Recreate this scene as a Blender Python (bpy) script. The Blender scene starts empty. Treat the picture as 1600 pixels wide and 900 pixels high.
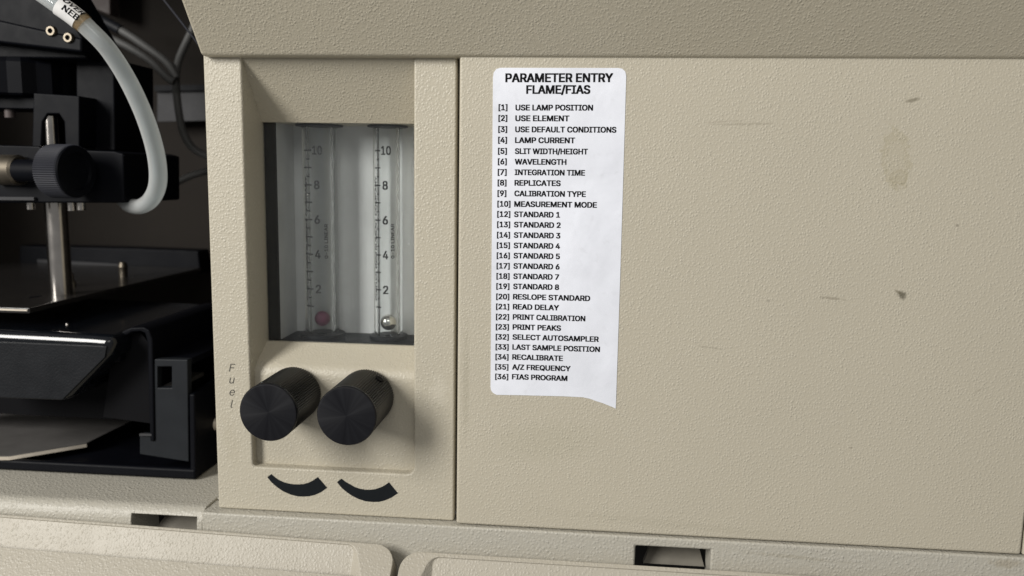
import bpy, bmesh, json, math, random
from mathutils import Vector, Matrix

SC = bpy.context.scene
COL = SC.collection
random.seed(4)

# ------------------------------------------------------------------ camera
D = 0.30                       # camera to front plane (m); front plane of the instrument is y = 0
F = 1270.6
RM = ((0.99560743, 0.09221082, 0.01621768),
      (0.02858784, -0.13445868, -0.99050674),
      (-0.08915483, 0.9866195, -0.13650417))
right, down, fwd = (Vector(r) for r in RM)
CAM = Vector((0.0, -D, 0.0))
cd = bpy.data.cameras.new('camera')
cam = bpy.data.objects.new('camera', cd)
COL.objects.link(cam)
m = Matrix.Identity(4)
for i in range(3):
    m[i][0], m[i][1], m[i][2], m[i][3] = right[i], -down[i], -fwd[i], CAM[i]
cam.matrix_world = m
cd.sensor_width = 36.0
cd.lens = F / 1600 * 36
cd.clip_start, cd.clip_end = 0.005, 20
cd.dof.use_dof = True
cd.dof.focus_distance = 0.298
cd.dof.aperture_fstop = 10.5
SC.camera = cam

# ------------------------------------------------------------------ light
w = bpy.data.worlds.new('World')
SC.world = w
w.use_nodes = True
bg = w.node_tree.nodes['Background']
bg.inputs[0].default_value = (0.98, 0.98, 0.97, 1)
bg.inputs[1].default_value = 0.235

def area(name, loc, target, power, sx, sy, color):
    l = bpy.data.lights.new(name, 'AREA')
    l.shape = 'RECTANGLE'
    l.size, l.size_y, l.energy, l.color = sx, sy, power, color
    o = bpy.data.objects.new(name, l)
    COL.objects.link(o)
    o.location = loc
    o.rotation_euler = (Vector(target) - Vector(loc)).to_track_quat('-Z', 'Y').to_euler()
    return o
area('window_light', (-1.03, -1.08, 0.56), (-0.05, 0, -0.05), 27.5, 0.44, 0.74, (1.0, 0.975, 0.93))
area('front_fill', (0.15, -1.25, 0.75), (0, 0, -0.05), 2.8, 0.7, 0.5, (1.0, 0.97, 0.92))  # added frontal fill, no visible source; lifts the gauge recess
SC.view_settings.view_transform = 'Standard'
SC.view_settings.look = 'None'
SC.view_settings.exposure = 0.0
SC.view_settings.gamma = 1.0
SC.cycles.transparent_max_bounces = 32
SC.cycles.max_bounces = 12

# ------------------------------------------------------------------ placing helpers
def ray(px, py):
    v = right * ((px - 800) / F) + down * ((py - 450) / F) + fwd
    return v

def U(px, py, d=0.0):
    """the point of the plane y = d (metres behind the front plane) seen at photo pixel px, py"""
    r = ray(px, py)
    return CAM + r * ((D + d) / r.y)

def UZ(px, py, z):
    r = ray(px, py)
    return CAM + r * (z / r.z)

def xz(pts, d):
    return [(U(a, b, d).x, U(a, b, d).z) for a, b in pts]

def pxm(d):                    # metres per photo pixel at depth d
    return (D + d) / F

# ------------------------------------------------------------------ mesh helpers
class MB:
    def __init__(self):
        self.bm = bmesh.new()

    def prism(self, pts, a0, a1, axis='y', shear=0.0):
        """closed outline extruded from a0 to a1; axis y: pts are (x, z); axis x: pts are (y, z); axis z: pts are (x, y)"""
        def P(p, a):
            if axis == 'y': return (p[0], a + shear * p[1], p[1])
            if axis == 'x': return (a, p[0], p[1])
            return (p[0], p[1], a)
        A = [self.bm.verts.new(P(p, a0)) for p in pts]
        B = [self.bm.verts.new(P(p, a1)) for p in pts]
        n = len(pts)
        self.bm.faces.new(A)
        self.bm.faces.new(B[::-1])
        for i in range(n):
            j = (i + 1) % n
            self.bm.faces.new((A[j], A[i], B[i], B[j]))
        bmesh.ops.recalc_face_normals(self.bm, faces=self.bm.faces[:])
        return self

    def box(self, x0, x1, y0, y1, z0, z1):
        return self.prism([(x0, z0), (x1, z0), (x1, z1), (x0, z1)], y0, y1)

    def lathe(self, prof, origin, axis, n=48, flute=0, depth=0.0, closed=False):
        """profile (radius, along axis) turned about axis"""
        ax = Vector(axis).normalized()
        u = ax.orthogonal().normalized()
        if abs(ax.z) < 0.9:
            u = (Vector((0, 0, 1)) - ax * ax.z).normalized()
        v = ax.cross(u)
        rings = []
        for r, h in prof:
            if r < 1e-9:
                rings.append([self.bm.verts.new(Vector(origin) + ax * h)])
            else:
                ring = []
                for i in range(n):
                    t = 2 * math.pi * i / n
                    rr = r - (depth if (flute and i % 2) else 0)
                    ring.append(self.bm.verts.new(Vector(origin) + ax * h + (u * math.cos(t) + v * math.sin(t)) * rr))
                rings.append(ring)
        if closed: rings.append(rings[0])
        for a, b in zip(rings, rings[1:]):
            for i in range(n):
                j = (i + 1) % n
                if len(a) == 1 and len(b) == 1: continue
                if len(a) == 1: self.bm.faces.new((a[0], b[i], b[j]))
                elif len(b) == 1: self.bm.faces.new((a[i], b[0], a[j]))
                else: self.bm.faces.new((a[i], b[i], b[j], a[j]))
        bmesh.ops.recalc_face_normals(self.bm, faces=self.bm.faces[:])
        return self

    def tube(self, pts, r, n=20, sub=8, caps=True):
        """round tube along a smooth path; r a number or one per point"""
        pts = [Vector(p) for p in pts]
        rs = r if isinstance(r, (list, tuple)) else [r] * len(pts)
        path, rad = [], []
        for i in range(len(pts) - 1):
            p0, p1, p2, p3 = pts[max(i - 1, 0)], pts[i], pts[i + 1], pts[min(i + 2, len(pts) - 1)]
            for k in range(sub):
                t = k / sub
                path.append(0.5 * ((2 * p1) + (p2 - p0) * t + (2 * p0 - 5 * p1 + 4 * p2 - p3) * t * t + (3 * p1 - p0 - 3 * p2 + p3) * t ** 3))
                rad.append(rs[i] + (rs[i + 1] - rs[i]) * t)
        path.append(pts[-1]); rad.append(rs[-1])
        rings, nrm = [], None
        for i, p in enumerate(path):
            t = (path[min(i + 1, len(path) - 1)] - path[max(i - 1, 0)]).normalized()
            nrm = t.orthogonal().normalized() if nrm is None else (nrm - t * nrm.dot(t)).normalized()
            b = t.cross(nrm)
            rings.append([self.bm.verts.new(p + (nrm * math.cos(2 * math.pi * k / n) + b * math.sin(2 * math.pi * k / n)) * rad[i]) for k in range(n)])
        for a, b in zip(rings, rings[1:]):
            for i in range(n):
                j = (i + 1) % n
                self.bm.faces.new((a[i], a[j], b[j], b[i]))
        if caps:
            self.bm.faces.new(rings[0][::-1])
            self.bm.faces.new(rings[-1])
        bmesh.ops.recalc_face_normals(self.bm, faces=self.bm.faces[:])
        return self

    def sphere(self, c, r, seg=32):
        bmesh.ops.create_uvsphere(self.bm, u_segments=seg, v_segments=seg // 2, radius=r, matrix=Matrix.Translation(c))
        return self

    def xform(self, M):
        bmesh.ops.transform(self.bm, matrix=M, verts=self.bm.verts[:])
        return self

def arc(cx, cz, r, a0, a1, n=6):
    return [(cx + r * math.cos(math.radians(a0 + (a1 - a0) * i / n)), cz + r * math.sin(math.radians(a0 + (a1 - a0) * i / n))) for i in range(n + 1)]

ORG = {}
def thing(name, loc, label, cat, group=None):
    o = bpy.data.objects.new(name, None)
    COL.objects.link(o)
    o.empty_display_size = 0.01
    o.location = loc
    o['label'], o['category'] = label, cat
    if group: o['group'] = group
    ORG[o.name] = Vector(loc)
    return o

def part(name, mb, mat, parent, label=None, bevel=0.0, seg=3, cut=None, sharp=35, angle=40):
    """one mesh object under its thing or part; cut = MB whose volume is removed"""
    org = ORG[parent.name]
    mb.xform(Matrix.Translation(-org))
    me = bpy.data.meshes.new(name)
    mb.bm.to_mesh(me)
    mb.bm.free()
    o = bpy.data.objects.new(name, me)
    COL.objects.link(o)
    if cut or bevel:
        tmp = None
        if cut:
            cut.xform(Matrix.Translation(-org))
            cm = bpy.data.meshes.new('cutter')
            cut.bm.to_mesh(cm); cut.bm.free()
            tmp = bpy.data.objects.new('cutter', cm)
            COL.objects.link(tmp)
            bo = o.modifiers.new('cut', 'BOOLEAN')
            bo.object, bo.operation, bo.solver = tmp, 'DIFFERENCE', 'EXACT'
        if bevel:
            bv = o.modifiers.new('bevel', 'BEVEL')
            bv.width, bv.segments, bv.limit_method, bv.angle_limit = bevel, seg, 'ANGLE', math.radians(angle)
            bv.harden_normals = True
            for p in me.polygons: p.use_smooth = True
        dg = bpy.context.evaluated_depsgraph_get()
        new = bpy.data.meshes.new_from_object(o.evaluated_get(dg))
        o.modifiers.clear()
        o.data = new
        new.name = name
        bpy.data.meshes.remove(me)
        if tmp:
            cm = tmp.data
            bpy.data.objects.remove(tmp); bpy.data.meshes.remove(cm)
        me = new
    if not bevel:
        b2 = bmesh.new(); b2.from_mesh(me)
        for e in b2.edges:
            if len(e.link_faces) == 2 and e.calc_face_angle(0) > math.radians(sharp): e.smooth = False
        for f in b2.faces: f.smooth = True
        b2.to_mesh(me); b2.free()
    me.materials.clear()
    me.materials.append(mat)
    o.parent = parent
    if label: o['label'] = label
    ORG[o.name] = org
    return o

# letter shapes as outlines: per letter its advance, points and faces (capital height 1000); b = bold, t = thin
GLYPHS = json.loads('''{"b":{"A":[943,[32,0,396,1000,543,1000,910,0,777,0,564,595,554,624,543,656,532,692,519,732,506,775,491,825,474,880,456,940,482,940,464,879,448,823,432,773,418,729,406,690,394,654,384,622,374,595,167,0,216,279,216,391,727,391,727,279,469,897,303,391,637,391,677,279,264,279],[[0,23,24],[25,22,21],[21,20,25],[0,24,25],[1,19,18],[1,18,17],[17,16,1],[16,15,1],[15,13,1],[19,1,20],[25,20,1],[0,25,1],[8,2,9],[10,9,2],[10,2,11],[12,11,2],[14,12,2],[4,3,27],[26,27,3],[6,5,26],[7,6,26],[2,8,7],[7,26,2],[26,3,2],[32,29,24],[13,15,28],[13,28,14],[1,13,14],[14,2,1],[30,31,27],[12,14,28],[29,32,30],[22,25,29],[25,24,29],[26,5,30],[27,26,30],[4,27,31],[31,30,32],[24,23,32]]],
"B":[897,[118,0,118,1000,474,1000,524,998,569,991,610,980,646,964,678,945,706,923,730,897,749,869,763,838,774,805,780,771,783,735,781,704,777,677,770,652,760,629,748,609,734,591,718,576,700,562,681,550,661,540,640,531,619,524,619,515,643,512,667,506,690,496,714,483,736,466,756,447,775,425,791,399,804,371,814,340,820,305,821,268,819,231,813,196,802,163,787,131,767,102,742,77,712,54,677,35,637,20,592,9,541,2,485,0,245,112,481,112,535,115,581,123,619,137,648,157,670,180,686,207,696,236,699,268,697,293,692,317,684,340,673,361,659,381,642,399,623,415,601,429,576,440,549,447,520,452,488,454,245,454,245,561,468,561,495,562,520,566,544,573,566,582,587,594,605,608,621,624,635,642,646,662,654,683,659,707,660,732,658,763,649,793,635,819,614,843,588,863,556,877,517,885,472,888,245,888],[[0,52,74],[1,0,74],[74,75,1],[75,97,1],[52,0,51],[51,53,52],[73,76,74],[75,74,76],[96,2,97],[1,97,2],[77,72,78],[78,72,71],[71,79,78],[94,4,95],[3,95,4],[53,51,50],[50,54,53],[72,77,73],[76,73,77],[95,3,96],[2,96,3],[70,69,27],[55,49,48],[56,55,48],[68,28,69],[27,69,28],[81,26,25],[82,81,25],[5,93,6],[54,50,49],[49,55,54],[70,27,71],[79,71,27],[27,26,79],[80,79,26],[26,81,80],[93,5,94],[4,94,5],[45,44,58],[44,43,58],[59,58,43],[43,42,59],[42,41,59],[60,59,41],[41,40,60],[61,60,40],[40,39,61],[39,38,61],[62,61,38],[38,37,62],[63,62,37],[37,36,63],[64,63,36],[36,35,64],[65,64,35],[35,34,65],[34,33,65],[66,65,33],[33,32,66],[16,15,87],[88,87,15],[15,14,88],[14,13,88],[89,88,13],[13,12,89],[56,48,47],[47,46,56],[57,56,46],[46,45,57],[45,58,57],[66,32,67],[32,31,67],[31,30,67],[68,67,30],[30,29,68],[28,68,29],[82,25,24],[83,82,24],[24,23,83],[23,22,83],[84,83,22],[22,21,84],[21,20,84],[85,84,20],[20,19,85],[19,18,85],[86,85,18],[18,17,86],[17,16,86],[16,87,86],[89,12,90],[12,11,90],[11,10,90],[91,90,10],[10,9,91],[9,8,91],[92,91,8],[8,7,92],[93,92,7],[6,93,7]]],
"C":[1003,[526,-13,463,-10,403,2,347,22,295,49,248,83,205,125,168,172,137,227,112,287,94,352,83,423,79,499,83,576,94,647,112,713,137,773,168,827,205,875,248,916,295,951,347,978,403,998,463,1010,526,1013,563,1012,599,1008,635,1001,669,991,702,979,733,964,762,946,790,926,816,904,840,879,861,852,880,822,897,791,910,758,921,722,930,685,803,685,796,710,788,733,777,755,765,776,752,794,737,812,720,828,702,842,683,855,663,866,642,875,620,883,597,888,574,893,550,895,526,896,481,893,438,884,398,870,361,850,326,824,296,793,269,757,246,715,227,669,214,617,206,561,203,499,206,438,214,382,227,331,246,284,269,243,296,207,327,176,361,150,399,130,439,116,481,107,526,104,550,105,574,107,597,112,620,118,642,125,663,135,683,146,702,158,720,173,737,188,752,206,765,225,777,245,788,267,796,291,803,315,930,315,922,278,911,243,897,210,881,178,862,149,840,122,817,97,791,74,763,54,734,37,702,22,669,9,635,-1,600,-8,563,-12],[[8,7,74],[74,73,8],[9,8,73],[73,72,9],[10,9,72],[72,71,10],[11,10,71],[71,70,11],[12,11,70],[69,12,70],[12,69,68],[13,12,68],[68,67,13],[14,13,67],[67,66,14],[15,14,66],[66,65,15],[16,15,65],[65,64,16],[17,16,64],[2,79,78],[59,22,60],[2,78,3],[78,77,3],[21,61,60],[60,22,21],[80,0,81],[0,80,1],[24,56,25],[113,83,82],[25,56,55],[113,82,0],[81,0,82],[56,24,57],[58,57,24],[23,58,24],[79,2,1],[1,80,79],[58,23,59],[22,59,23],[3,77,4],[77,76,4],[5,4,76],[6,5,76],[76,75,6],[7,6,75],[74,7,75],[17,64,63],[18,17,63],[63,62,18],[19,18,62],[20,19,62],[62,61,20],[61,21,20],[84,112,111],[111,85,84],[85,111,110],[110,86,85],[52,28,53],[27,53,28],[86,110,109],[87,86,109],[109,108,87],[108,88,87],[49,31,50],[31,30,50],[51,50,30],[30,29,51],[52,51,29],[28,52,29],[103,102,93],[94,93,102],[102,101,94],[95,94,101],[101,100,95],[96,95,100],[100,99,96],[97,96,99],[99,98,97],[40,39,41],[42,41,39],[39,38,42],[43,42,38],[38,37,43],[44,43,37],[37,36,44],[45,44,36],[36,35,45],[88,108,107],[89,88,107],[107,106,89],[90,89,106],[106,105,90],[91,90,105],[105,104,91],[92,91,104],[104,103,92],[103,93,92],[45,35,46],[35,34,46],[47,46,34],[34,33,47],[48,47,33],[33,32,48],[49,48,32],[31,49,32],[83,113,112],[112,84,83],[53,27,54],[27,26,54],[55,54,26],[25,55,26]]],
"D":[987,[430,0,189,0,189,112,422,112,481,115,534,124,582,138,625,159,663,185,695,216,723,252,745,293,762,339,775,389,782,443,785,502,782,560,775,614,762,663,745,709,723,749,696,785,665,816,628,842,587,862,541,876,490,885,434,888,183,888,183,1000,443,1000,513,996,579,985,638,966,693,940,742,907,785,868,821,821,852,769,876,710,894,646,904,577,907,502,904,427,893,357,876,292,852,233,821,180,783,134,739,94,689,60,633,34,571,15,504,4,245,1000,245,0,118,0,118,1000,245,888,245,112],[[57,56,28],[55,2,1],[1,2,56],[28,56,2],[57,28,29],[30,27,26],[3,0,4],[27,30,54],[0,3,55],[2,55,59],[28,2,58],[28,58,54],[29,28,54],[5,53,52],[52,6,5],[25,32,31],[7,51,50],[50,8,7],[24,23,33],[6,52,51],[51,7,6],[32,25,24],[24,33,32],[4,0,53],[53,5,4],[25,31,26],[30,26,31],[16,15,42],[42,41,16],[9,49,48],[48,47,9],[10,9,47],[47,46,10],[11,10,46],[46,45,11],[12,11,45],[45,44,12],[13,12,44],[44,43,13],[14,13,43],[43,42,14],[42,15,14],[16,41,17],[41,40,17],[18,17,40],[40,39,18],[19,18,39],[39,38,19],[20,19,38],[38,37,20],[21,20,37],[37,36,21],[35,21,36],[8,50,49],[49,9,8],[21,35,22],[35,34,22],[23,22,34],[33,23,34],[27,54,58],[2,59,58],[55,3,59]]],
"E":[823,[118,0,118,1000,732,1000,732,888,245,888,245,562,699,562,699,450,245,450,245,112,738,112,738,0],[[0,9,8],[1,0,8],[8,5,1],[5,4,1],[9,0,11],[11,10,9],[5,8,7],[7,6,5],[3,2,4],[1,4,2]]],
"F":[806,[118,0,118,1000,726,1000,726,888,245,888,245,547,681,547,681,435,245,435,245,0],[[9,8,0],[8,5,0],[1,0,5],[3,2,4],[5,8,7],[7,6,5],[1,5,4],[4,2,1]]],
"G":[1023,[528,-13,463,-10,403,2,346,22,294,49,246,84,204,125,167,173,136,227,111,287,93,353,83,423,79,499,83,576,93,647,111,713,136,773,167,827,203,875,245,916,293,951,344,978,400,998,458,1010,521,1013,560,1012,597,1008,634,1000,669,990,703,977,735,961,765,943,793,922,819,899,842,874,864,847,883,818,899,788,913,755,924,721,932,685,802,685,794,709,784,732,773,753,761,773,748,791,733,809,717,825,700,839,682,852,662,864,642,873,620,882,597,888,573,892,548,895,521,896,478,893,436,884,397,870,360,850,326,824,295,793,269,757,246,715,227,669,214,617,206,561,203,499,206,438,214,382,227,331,246,285,269,243,296,207,327,176,362,150,400,130,440,116,483,107,528,104,569,106,608,113,644,124,678,140,708,160,735,183,759,211,779,242,795,277,806,314,813,355,815,398,854,391,556,391,556,503,940,503,940,393,936,334,926,278,910,226,886,179,857,135,823,97,784,65,740,37,692,15,641,-1,586,-10,815,391],[[8,7,74],[74,73,8],[9,8,73],[73,72,9],[10,9,72],[72,71,10],[11,10,71],[71,70,11],[12,11,70],[69,12,70],[12,69,68],[13,12,68],[68,67,13],[14,13,67],[67,66,14],[15,14,66],[66,65,15],[16,15,65],[65,64,16],[17,16,64],[59,22,60],[2,78,3],[78,77,3],[4,3,77],[76,4,77],[61,60,21],[60,22,21],[57,24,58],[79,1,80],[58,24,23],[81,0,82],[80,1,0],[0,81,80],[24,57,56],[56,25,24],[1,79,2],[78,2,79],[58,23,59],[22,59,23],[4,76,5],[76,75,5],[6,5,75],[7,6,75],[74,7,75],[17,64,63],[18,17,63],[63,62,18],[19,18,62],[20,19,62],[62,61,20],[61,21,20],[55,54,26],[83,109,108],[108,84,83],[52,28,53],[28,27,53],[54,53,27],[26,54,27],[50,49,31],[31,30,50],[84,108,107],[85,84,107],[107,106,85],[106,86,85],[50,30,51],[30,29,51],[52,51,29],[28,52,29],[99,98,94],[98,97,94],[102,101,89],[90,89,101],[101,100,90],[91,90,100],[100,99,91],[92,91,99],[99,94,92],[93,110,94],[94,97,93],[40,39,41],[42,41,39],[39,38,42],[43,42,38],[38,37,43],[44,43,37],[37,36,44],[86,106,105],[87,86,105],[105,104,87],[88,87,104],[104,103,88],[103,102,88],[102,89,88],[44,36,45],[36,35,45],[46,45,35],[35,34,46],[47,46,34],[34,33,47],[48,47,33],[33,32,48],[49,48,32],[31,49,32],[82,0,109],[109,83,82],[110,93,95],[96,95,93],[93,97,96],[25,56,55],[55,26,25],[92,94,110]]],
"H":[1016,[118,0,118,1000,245,1000,245,568,771,568,771,1000,898,1000,898,0,771,0,771,456,245,456,245,0],[[0,11,10],[1,0,10],[10,3,1],[3,2,1],[9,8,7],[7,6,9],[4,9,6],[6,5,4],[3,10,9],[9,4,3]]],
"I":[591,[61,0,61,112,232,112,232,888,61,888,61,1000,530,1000,530,888,359,888,359,112,530,112,530,0],[[1,0,2],[3,5,4],[9,11,10],[7,6,8],[2,0,11],[11,9,2],[3,2,9],[9,8,3],[8,6,3],[5,3,6]]],
"J":[779,[364,-13,301,-9,244,6,193,30,148,64,112,107,86,159,70,218,65,286,65,340,192,340,192,286,195,243,204,205,218,173,239,146,264,125,294,110,327,101,364,98,400,101,433,110,462,125,487,146,508,173,522,205,531,243,534,286,534,1000,661,1000,661,286,656,218,640,159,614,107,578,64,534,30,483,6,426,-9],[[9,8,11],[11,10,9],[18,1,0],[1,18,17],[1,17,2],[17,16,2],[2,16,3],[16,15,3],[4,3,15],[15,14,4],[5,4,14],[6,5,14],[14,13,6],[7,6,13],[13,12,7],[8,7,12],[11,8,12],[37,21,20],[21,37,36],[36,22,21],[31,30,26],[27,26,30],[28,27,30],[30,29,28],[22,36,35],[23,22,35],[35,34,23],[24,23,34],[34,33,24],[33,32,24],[25,24,32],[32,31,25],[31,26,25],[37,20,0],[20,19,0],[18,0,19]]],
"K":[917,[205,286,205,425,222,447,240,470,257,492,273,513,291,534,308,555,325,576,343,596,361,617,379,637,397,657,416,677,715,1000,881,1000,454,542,448,543,118,0,118,1000,245,1000,245,657,244,442,245,380,245,0,732,0,369,509,448,608,882,0,244,475,245,328,389,481,478,567],[[2,1,22],[22,3,2],[18,0,1],[19,18,1],[0,18,24],[1,0,23],[22,1,23],[3,22,29],[3,29,21],[2,3,21],[1,2,21],[19,1,21],[21,20,19],[8,7,26],[9,8,26],[16,27,17],[25,28,16],[16,28,32],[27,16,32],[15,14,27],[13,27,14],[17,27,26],[11,10,27],[12,11,27],[27,13,12],[22,23,26],[4,22,26],[5,4,26],[6,5,26],[26,7,6],[0,24,30],[23,0,30],[22,4,29],[17,26,31],[16,17,31],[25,16,31],[23,30,31],[26,23,31],[9,26,10],[27,10,26],[15,27,32]]],
"L":[772,[118,0,118,1000,245,1000,245,112,710,112,710,0],[[1,0,3],[3,0,5],[5,4,3],[1,3,2]]],
"M":[1235,[118,0,118,1000,298,1000,545,368,549,356,554,343,559,328,565,312,588,241,594,222,600,203,606,184,612,165,618,146,623,129,628,112,632,96,604,96,625,162,649,238,655,257,661,276,667,294,672,311,678,327,683,342,688,356,693,368,936,1000,1116,1000,1116,0,991,0,991,572,992,643,992,662,992,683,992,704,993,725,995,812,997,899,1008,899,1001,875,994,852,986,828,978,805,947,713,940,692,933,671,926,651,919,633,912,615,906,599,901,585,896,572,672,0,562,0,335,572,330,584,325,598,319,614,313,631,285,710,277,732,270,754,262,777,254,801,246,826,237,850,229,874,220,899,234,899,236,818,238,731,239,646,239,626,239,607,240,589,240,572,240,0,619,143,996,859,235,857],[[68,69,1],[73,72,1],[72,71,1],[68,1,71],[68,71,81],[68,81,70],[69,68,70],[78,77,0],[1,0,77],[77,76,1],[76,75,1],[75,74,1],[73,1,74],[13,12,17],[12,11,17],[10,17,11],[17,10,9],[63,62,2],[64,63,2],[65,64,2],[66,65,2],[67,66,2],[70,67,2],[69,70,2],[1,69,2],[18,14,15],[15,16,18],[16,19,18],[45,44,28],[28,44,43],[29,40,41],[39,41,40],[36,35,29],[37,36,29],[38,37,29],[29,41,38],[41,39,80],[32,31,30],[30,29,32],[33,32,29],[34,33,29],[29,35,34],[28,43,42],[42,39,28],[39,40,28],[40,29,28],[27,26,53],[17,55,54],[54,16,17],[16,15,17],[15,14,17],[17,14,79],[14,18,79],[27,53,52],[62,61,2],[57,56,3],[3,2,60],[61,60,2],[60,59,3],[59,58,3],[58,57,3],[13,17,79],[46,45,28],[28,27,48],[49,48,27],[50,49,27],[51,50,27],[52,51,27],[48,47,28],[47,46,28],[39,42,80],[38,41,80],[19,16,54],[54,53,23],[24,23,53],[25,24,53],[26,25,53],[23,22,54],[22,21,54],[21,20,54],[20,19,54],[4,3,56],[56,55,7],[8,7,55],[9,8,55],[55,17,9],[7,6,56],[6,5,56],[5,4,56],[67,70,81]]],
"N":[1029,[118,0,118,1000,268,1000,674,359,683,346,692,331,702,315,713,296,725,276,736,255,749,233,762,210,775,185,788,160,801,135,813,108,796,105,793,133,791,160,789,186,788,213,787,238,786,263,785,287,785,309,784,383,784,1000,911,1000,911,0,760,0,397,570,385,590,373,609,361,629,349,650,336,672,322,696,307,721,291,749,211,889,234,892,240,754,242,724,243,695,244,669,244,645,245,623,245,603,246,586,246,572,246,0,791,153,236,845],[[42,41,1],[39,1,41],[48,47,1],[47,46,1],[46,45,1],[45,44,1],[44,43,1],[42,1,43],[50,49,0],[1,0,49],[48,1,49],[40,39,52],[38,2,40],[39,40,2],[1,39,2],[10,29,11],[11,29,12],[15,14,16],[17,16,14],[17,14,51],[18,14,19],[14,15,19],[20,19,15],[15,28,20],[21,20,28],[22,21,28],[23,22,28],[28,15,29],[15,16,29],[16,17,29],[12,29,17],[17,13,12],[23,28,24],[25,24,28],[28,27,25],[26,25,27],[29,10,9],[38,37,2],[30,3,31],[3,2,33],[34,33,2],[35,34,2],[36,35,2],[37,36,2],[33,32,3],[32,31,3],[14,18,51],[13,17,51],[3,30,29],[4,3,29],[5,4,29],[6,5,29],[7,6,29],[8,7,29],[9,8,29],[39,41,52],[38,40,52]]],
"O":[1048,[525,-13,462,-10,403,2,348,22,296,49,248,83,206,125,169,172,137,227,112,287,94,352,83,423,79,499,83,576,94,647,112,713,137,773,169,827,206,875,248,916,296,951,348,978,403,998,462,1010,525,1013,587,1010,647,998,702,978,754,951,802,916,844,875,880,827,912,773,937,713,955,647,966,576,969,499,966,423,955,352,937,287,912,227,880,172,844,125,802,83,754,49,702,22,647,2,587,-10,525,104,568,107,610,115,649,130,687,149,721,175,752,205,779,242,803,283,821,330,835,382,843,438,846,499,843,561,835,618,821,670,803,717,779,758,752,795,721,825,687,851,649,870,610,885,568,893,525,896,481,893,439,885,400,870,362,850,328,825,297,794,270,758,246,716,228,669,214,618,206,561,203,499,206,438,214,382,228,330,246,284,270,242,297,206,328,175,362,150,400,130,439,115,481,107],[[9,8,88],[88,87,9],[10,9,87],[87,86,10],[11,10,86],[86,85,11],[12,11,85],[84,12,85],[12,84,83],[13,12,83],[83,82,13],[14,13,82],[82,81,14],[15,14,81],[81,80,15],[16,15,80],[3,92,4],[92,91,4],[77,76,20],[76,21,20],[93,2,94],[74,22,75],[95,1,0],[0,48,95],[94,2,1],[1,95,94],[73,23,74],[22,74,23],[2,93,3],[92,3,93],[21,76,75],[75,22,21],[4,91,5],[6,5,91],[91,90,6],[7,6,90],[90,89,7],[8,7,89],[88,8,89],[16,80,79],[17,16,79],[79,78,17],[18,17,78],[19,18,78],[78,77,19],[77,20,19],[24,72,71],[24,71,25],[46,51,50],[26,70,69],[46,50,47],[49,47,50],[25,71,70],[70,26,25],[52,45,44],[53,52,44],[68,67,28],[27,68,28],[51,46,45],[45,52,51],[68,27,69],[26,69,27],[40,39,56],[57,56,39],[39,38,57],[58,57,38],[38,37,58],[59,58,37],[37,36,59],[36,60,59],[60,36,61],[36,35,61],[62,61,35],[35,34,62],[63,62,34],[34,33,63],[64,63,33],[33,32,64],[53,44,43],[54,53,43],[43,42,54],[42,41,54],[55,54,41],[41,40,55],[40,56,55],[64,32,65],[32,31,65],[66,65,31],[31,30,66],[30,29,66],[67,66,29],[28,67,29],[47,49,0],[48,0,49],[72,24,73],[23,73,24]]],
"P":[874,[118,0,118,1000,462,1000,518,997,568,990,613,976,653,958,689,935,719,909,745,879,766,845,782,808,794,769,801,727,803,683,801,640,794,598,782,559,766,522,745,488,719,457,689,430,653,407,613,389,568,376,518,368,462,365,215,365,215,477,457,477,494,478,528,483,558,492,584,503,606,518,626,535,642,555,655,577,665,601,672,627,676,654,677,683,676,712,672,740,665,765,655,789,642,811,626,831,606,848,584,862,557,874,527,882,494,887,456,889,245,889,245,0,245,477,245,365],[[27,0,55],[0,27,28],[1,0,28],[28,54,1],[25,30,26],[29,26,30],[52,3,2],[27,55,57],[28,27,57],[54,28,56],[52,2,53],[54,53,2],[1,54,2],[24,32,31],[51,50,4],[32,24,23],[23,33,32],[50,49,5],[4,50,5],[24,31,25],[30,25,31],[3,52,51],[51,4,3],[20,19,36],[37,36,19],[19,18,37],[18,17,37],[38,37,17],[17,16,38],[39,38,16],[16,15,39],[40,39,15],[15,14,40],[41,40,14],[42,41,14],[14,13,42],[43,42,13],[13,12,43],[44,43,12],[12,11,44],[45,44,11],[11,10,45],[10,9,45],[46,45,9],[9,8,46],[33,23,22],[34,33,22],[22,21,34],[35,34,21],[21,20,35],[20,36,35],[46,8,47],[8,7,47],[48,47,7],[7,6,48],[49,48,6],[5,49,6],[26,29,57],[29,56,57],[56,28,57]]],
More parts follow.
